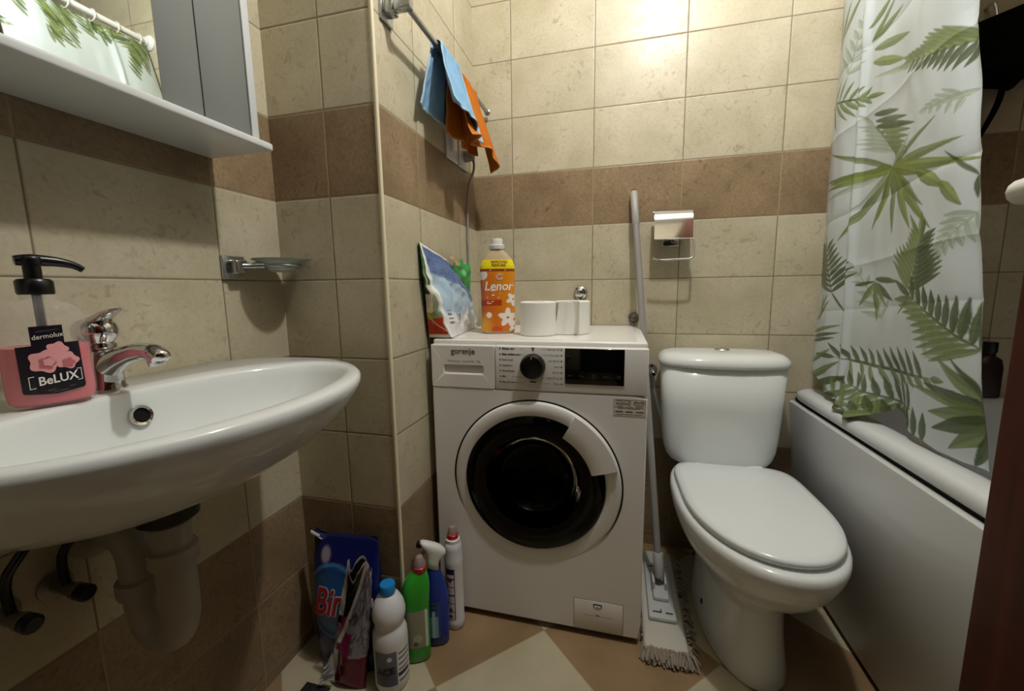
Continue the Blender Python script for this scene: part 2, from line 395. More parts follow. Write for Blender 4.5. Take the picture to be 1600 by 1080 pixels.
for k in range(7):
    z = .8295-k*.0155
    R_ += [(.613, z-.0022, .6163, z+.0022), (.7815, z-.0022, .785, z+.0022)]
    if k in (0, 1, 5, 6):
        w = .66 if k < 2 else .648
        R_ += [(w+(.012 if k < 2 else 0), z-.0004, .682, z+.0004), (.731, z-.0004, .752, z+.0004)]
strips('program_line', R_+[(.7045, .8245, .7085, .8335), (.698, .7375, .715, .7415)], lambda x, y: fr(x, y), M['ink_grey'], wm)
text('lettering', 'Off', .007, lambda a, b: fr(.7065+a, .8315+b, -.4927), M['ink'], wm)
# door: white ring, black glass, grip, bowl and drum
def ring_arc(r0, r1, y0, y1, a0, a1, n=64):
    pass
bm = bmesh.new(); n = 96
def tilt(r, y, lift):                              # the ring stands proud at the top and runs flush at the bottom
    out = []
    for i in range(n):
        t = 2*PI*i/n; k = max(0, .5+.75*math.sin(t+.25))
        out.append((DC[0]+r*math.cos(t), y-lift*min(1, k), DC[1]+r*math.sin(t)))
    return out
rings_bm(bm, [tilt(.2365, -.4900, 0), tilt(.2345, -.4908, .003), tilt(.2325, -.4912, .009), tilt(.226, -.4914, .0125), tilt(.207, -.4914, .0115), tilt(.1985, -.4914, .009), tilt(.1955, -.4905, .006), tilt(.192, -.478, 0)], False, False)
dor = from_bm(bm, 'door', M['enamel'], wm, sharp=35)
# shadow gap around the upper half of the ring
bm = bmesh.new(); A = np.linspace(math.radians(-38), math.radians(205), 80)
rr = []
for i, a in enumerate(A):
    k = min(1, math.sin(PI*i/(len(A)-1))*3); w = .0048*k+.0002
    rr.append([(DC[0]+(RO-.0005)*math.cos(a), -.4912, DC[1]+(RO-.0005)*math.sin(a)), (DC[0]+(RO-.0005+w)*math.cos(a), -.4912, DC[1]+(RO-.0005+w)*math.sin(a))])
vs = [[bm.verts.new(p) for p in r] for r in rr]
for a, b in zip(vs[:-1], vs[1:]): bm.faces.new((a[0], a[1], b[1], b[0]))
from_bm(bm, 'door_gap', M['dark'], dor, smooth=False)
GC = (.702, .4495)
def gc(r, y): return circ(r, y, 96, *GC)
loft('door_glass', [gc(.1955, -.484), gc(.1945, -.4975), gc(.190, -.5005), gc(.160, -.4995), gc(.136, -.4955), gc(.134, -.484)], mat('smoked_glass', '#050505', .05, spec=.25), dor, False, False)
bowl_m = mat('glass_bowl', '#3f3a35', .03, trans=1., ior=1.15)
loft('glass_bowl', [gc(.135, -.492), gc(.131, -.478), gc(.122, -.45), gc(.105, -.425), gc(.07, -.410), gc(.02, -.405)], bowl_m, dor, False, True, sharp=0)
drum_m = mat('drum_steel', '#3a352f', .4, .8)
loft('drum', [gc(.185, -.455), gc(.16, -.44), gc(.158, -.43), gc(.205, -.42), gc(.205, -.12), gc(.02, -.10)], drum_m, wm, False, True)
pdm = mat('paddle_plastic', '#6f6b66', .4)
for a in (100, 220, 340):
    t = math.radians(a); c, s = math.cos(t), math.sin(t); ctr = Vector((GC[0]+.185*c, -.26, GC[1]+.185*s))
    bm = bmesh.new(); r = bmesh.ops.create_cube(bm, size=1.)
    for v in r['verts']:
        k = .55 if v.co.x < 0 else 1.
        p = Vector((v.co.x*.045, v.co.y*.24, v.co.z*.05*k)); v.co = ctr + Vector((p.x*c-p.z*s, p.y, p.x*s+p.z*c))
    from_bm(bm, 'drum_paddle', pdm, wm, smooth=False)
g = NG(drum_m); vo = g.n('ShaderNodeTexVoronoi'); vo.inputs['Scale'].default_value = 34; vo.inputs['Randomness'].default_value = .15   # perforated steel
g.put(vo.inputs['Vector'], g.n('ShaderNodeTexCoord').outputs['Object'])
g.put(drum_m.node_tree.nodes['Principled BSDF'].inputs['Base Color'], g.mix(g.ramp(vo.outputs['Distance'], .16, .24), (*lin('#b9b0a2'), 1), (*lin('#38332d'), 1)))
# grip plate over the glass at upper right
bm = bmesh.new(); A = np.linspace(math.radians(16), math.radians(61), 24); rg = []
for a in A:
    c, s = math.cos(a), math.sin(a); q = lambda r, y: (DC[0]+r*c, y, DC[1]+r*s)
    rg.append([q(.162, -.499), q(.163, -.5065), q(.168, -.509), q(.200, -.5115), q(.2325, -.5095), q(.2335, -.499)])
rings_bm(bm, rg, True, True, True)
from_bm(bm, 'door_handle', M['enamel'], dor, sharp=35)
# filter flap, sticker, feet
fc = box('filter_cover', (.821, -.4912, .028), (.955, -.486, .1155), M['enamel'], wm, bev=.0008)
strips('cover_gap', [(.819, .026, .9572, .0265), (.8195, .026, .8205, .1175), (.9558, .026, .957, .1175), (.8195, .1165, .957, .1176)], lambda x, y: fr(x, y, -.4909), M['ink_grey'], fc)
sl = box('cover_slot', (.874, -.4918, .0965), (.8985, -.490, .1075), M['dark'], fc, bev=.001)
box('slot_latch', (.877, -.4925, .0965), (.8955, -.4915, .1035), M['plastic'], fc, bev=.0006)
strips('cover_line', [(.846, .0695, .928, .0703), (.882, .0705, .892, .0735)], lambda x, y: fr(x, y, -.4914), M['ink_grey'], fc)
st = strips('sticker', [(.9185, .6585, .9985, .7045)], lambda x, y: fr(x, y, -.4910), mat('sticker_paper', '#cfc8bd', .5), wm)
text('lettering', 'VUJOVIĆ', .0115, lambda a, b: fr(.9435+a, .6915+b, -.4913), M['ink'], st, bold=.0002, sx=.82)
SR = [(.9195, .6595, .9975, .6602), (.9195, .7028, .9975, .7035), (.9195, .6595, .9202, .7035), (.9968, .6595, .9975, .7035)]
for z, xs in ((.7005, [(.9235, .942), (.944, .962)]), (.6835, [(.9225, .945), (.947, .968), (.972, .993)]), (.680, [(.930, .95), (.952, .985)]), (.6640, [(.927, .945), (.948, .968), (.971, .990)])):
    SR += [(a, z-.0007, b, z+.0007) for a, b in xs]
for a, b in ((.9235, .943), (.949, .9675), (.974, .9935)): SR.append((a, .671-.0016, b, .671+.0016))
strips('small_print', SR, lambda x, y: fr(x, y, -.4913), M['ink_grey'], st)
hp = [(.982+.0098*1.25*math.cos(t), .6955+.0062*math.sin(t)-(.0058*max(0, math.sin(t))**6 if True else 0)) for t in np.linspace(0, 2*PI, 40)]
tube('heart_mark', [fr(x, z, -.4913) for x, z in hp], .0006, M['ink'], st, n=6)
for x in (MX0+.05, MX1-.05):
    for y in (-.44, -.06):
        lathe('foot', [(.022, 0), (.022, .012), (.012, .014), (.012, .024)], M['black'], wm, n=20, mtx=Matrix.Translation((x, y, 0)))
# ================================================================== TOILET
tl = thing('toilet', 'white close-coupled toilet with closed seat lid beside the bathtub', 'toilet', (1.255, -.36, 0))
TCX = 1.274
def egg(z, cx, a, yf, yb, n=56, e=2.15, eb=None):
    """bowl outline: round front at yf, squarer back at yb"""
    yc = yb+(yf-yb)*.46; out = []
    for i in range(n):
        t = 2*PI*i/n; c, s = math.cos(t), math.sin(t)
        ee = e if s < 0 else (eb or 2.8)
        x = a*math.copysign(abs(c)**(2/ee), c); y = (yb-yc if s >= 0 else yc-yf)*math.copysign(abs(s)**(2/ee), s)
        out.append((cx+x+.04*(-(yc+y)-.2), yc+y, z))
    return out
prof = [(0, .104, -.556, -.12), (.006, .106, -.558, -.118), (.03, .102, -.552, -.12), (.10, .095, -.538, -.125), (.18, .094, -.530, -.125), (.215, .102, -.545, -.12), (.245, .122, -.578, -.11), (.275, .146, -.617, -.10), (.305, .164, -.645, -.095), (.335, .176, -.664, -.09), (.358, .183, -.674, -.088), (.372, .185, -.680, -.086), (.388, .187, -.684, -.085), (.400, .186, -.683, -.085), (.408, .181, -.677, -.088), (.410, .168, -.655, -.10)]
loft('bowl', [egg(z*.98, TCX, a, yf, yb) for z, a, yf, yb in prof], M['ceramic'], tl, sharp=0)
box('cistern_shelf', (TCX-.12, -.225, .36), (TCX+.115, -.02, .41), M['ceramic'], tl, bev=.02, seg=4)
lm = mat('seat_plastic', '#dde2e3', .17)
loft('seat', [egg(z-.008, TCX, a, yf, -.185, e=2.1, eb=6) for z, a, yf in ((.408, .164, -.652), (.410, .167, -.655), (.4145, .167, -.655), (.416, .164, -.652))], lm, tl, sharp=30)
loft('seat_lid', [egg(z-.008, TCX, a, yf, yb, e=2.1, eb=6) for z, a, yf, yb in ((.4165, .169, -.659, -.178), (.4185, .172, -.663, -.176), (.427, .1725, -.664, -.176), (.4325, .168, -.658, -.182), (.4360, .152, -.636, -.20), (.4375, .10, -.56, -.26))], lm, tl, sharp=0)
for sx in (-.075, .075):
    lathe('lid_hinge', [(.011, -.022), (.012, -.02), (.012, .02), (.011, .022)], lm, tl, n=20, mtx=axis_mtx((TCX+sx, -.188, .417), (1, 0, 0)))
lathe('bolt_cover', [(.008, 0), (.007, .003), (.003, .005)], M['black'], tl, n=16, mtx=axis_mtx((TCX-.1, -.40, .10), (-1, 0, .1)))
TX = 1.253
def tank(z, a, y0, y1, e=4.5, n=64):
    cy = (y0+y1)/2; b = (y1-y0)/2; out = []
    for x, y, _ in sup(0, 0, 0, a, b, n, e):
        bow = .018*(1-(x/a)**2) if y < 0 else 0
        out.append((TX+x, cy+y-bow*min(1, -y/b) if y < 0 else cy+y, z))
    return out
tk = [(.408, .12, -.165, -.03), (.411, .138, -.172, -.022), (.42, .152, -.178, -.016), (.437, .163, -.181, -.013), (.465, .170, -.184, -.012), (.52, .175, -.186, -.011), (.60, .179, -.188, -.010), (.735, .184, -.190, -.010)]
loft('cistern', [tank(*t) for t in tk], M['ceramic'], tl, sharp=0)
ld = [(.736, .186, -.192, -.008), (.738, .192, -.198, -.006), (.747, .194, -.200, -.005), (.757, .192, -.198, -.006), (.768, .184, -.190, -.010), (.775, .172, -.178, -.016), (.779, .152, -.158, -.03), (.780, .10, -.12, -.06)]
lidc = loft('cistern_lid', [tank(z, a, y0, y1, 3.6) for z, a, y0, y1 in ld], M['ceramic'], tl, sharp=0)
lathe('flush_button', [(.023, .779), (.0235, .783), (.021, .786), (.0165, .7865), (.016, .785), (.0155, .787), (.003, .7875)], M['chrome'], tl, n=32, mtx=Matrix.Translation((TX+.005, -.095, 0)))
# supply valve beside the cistern
av = thing('angle_valve', 'small chrome stop valve between washing machine and toilet cistern', 'valve', (1.048, -.03, .69))
lathe('valve_body', [(.02, 0), (.02, .004), (.009, .006), (.009, .05), (.011, .052), (.011, .07)], M['chrome'], av, n=20, mtx=axis_mtx((1.048, 0, .690), (0, -1, 0)))
lathe('valve_knob', [(.008, 0), (.010, .003), (.010, .016), (.007, .019)], M['chrome'], av, n=8, mtx=axis_mtx((1.048, -.07, .690), (0, -1, 0)))
tube('supply_pipe', [(1.048, -.045, .69), (1.050, -.047, .67), (1.062, -.06, .60), (1.085, -.08, .52), (1.115, -.09, .46)], .005, M['lgrey'], av, k=5)

# ================================================================== BATHTUB
bt = thing('bathtub', 'white acrylic bathtub with side panel along the right wall', 'bathtub', (1.85, -.83, 0))
BY0, BY1 = -1.66, -.003
bm = bmesh.new(); n = 80
def tubring(x0, x1, y0, y1, z, e):
    cx, cy = (x0+x1)/2, (y0+y1)/2
    return sup(cx, cy, z, (x1-x0)/2, (y1-y0)/2, n, e)
RT = .647
rr = [tubring(1.512, 2.197, BY0, BY1, .611, 30), tubring(1.506, 2.198, BY0, BY1, .6125, 30), tubring(1.5035, 2.199, BY0, BY1, .620, 30), tubring(1.504, 2.198, BY0, BY1, .634, 30), tubring(1.511, 2.195, BY0+.006, BY1-.005, .6425, 26), tubring(1.52, 2.19, BY0+.016, BY1-.012, RT, 20),
      tubring(1.558, 2.165, BY0+.055, BY1-.05, RT, 9), tubring(1.574, 2.15, BY0+.07, BY1-.065, .641, 7), tubring(1.582, 2.142, BY0+.085, BY1-.08, .62, 6), tubring(1.60, 2.12, BY0+.13, BY1-.11, .45, 5), tubring(1.63, 2.09, BY0+.2, BY1-.17, .28, 4.5), tubring(1.70, 2.02, BY0+.3, BY1-.28, .235, 3.5), tubring(1.80, 1.92, BY0+.6, BY1-.6, .23, 3)]
rings_bm(bm, rr, False, True)
from_bm(bm, 'tub', M['acrylic'], bt, sharp=0)
pan_m = mat('panel_acrylic', '#c3c5c6', .22)
bm = bmesh.new()
rings_bm(bm, [[(1.4975, y, .592), (1.498, y, .597), (1.502, y, .6005), (1.511, y, .6005), (1.575, y, .018), (1.556, y, .016), (1.552, y, .022)] for y in (BY0, BY1)], True, True)
from_bm(bm, 'side_panel', pan_m, bt, sharp=35)
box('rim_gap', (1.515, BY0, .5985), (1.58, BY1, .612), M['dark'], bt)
box('floor_gap', (1.572, BY0, 0.0), (1.60, BY1, .03), M['dark'], bt)

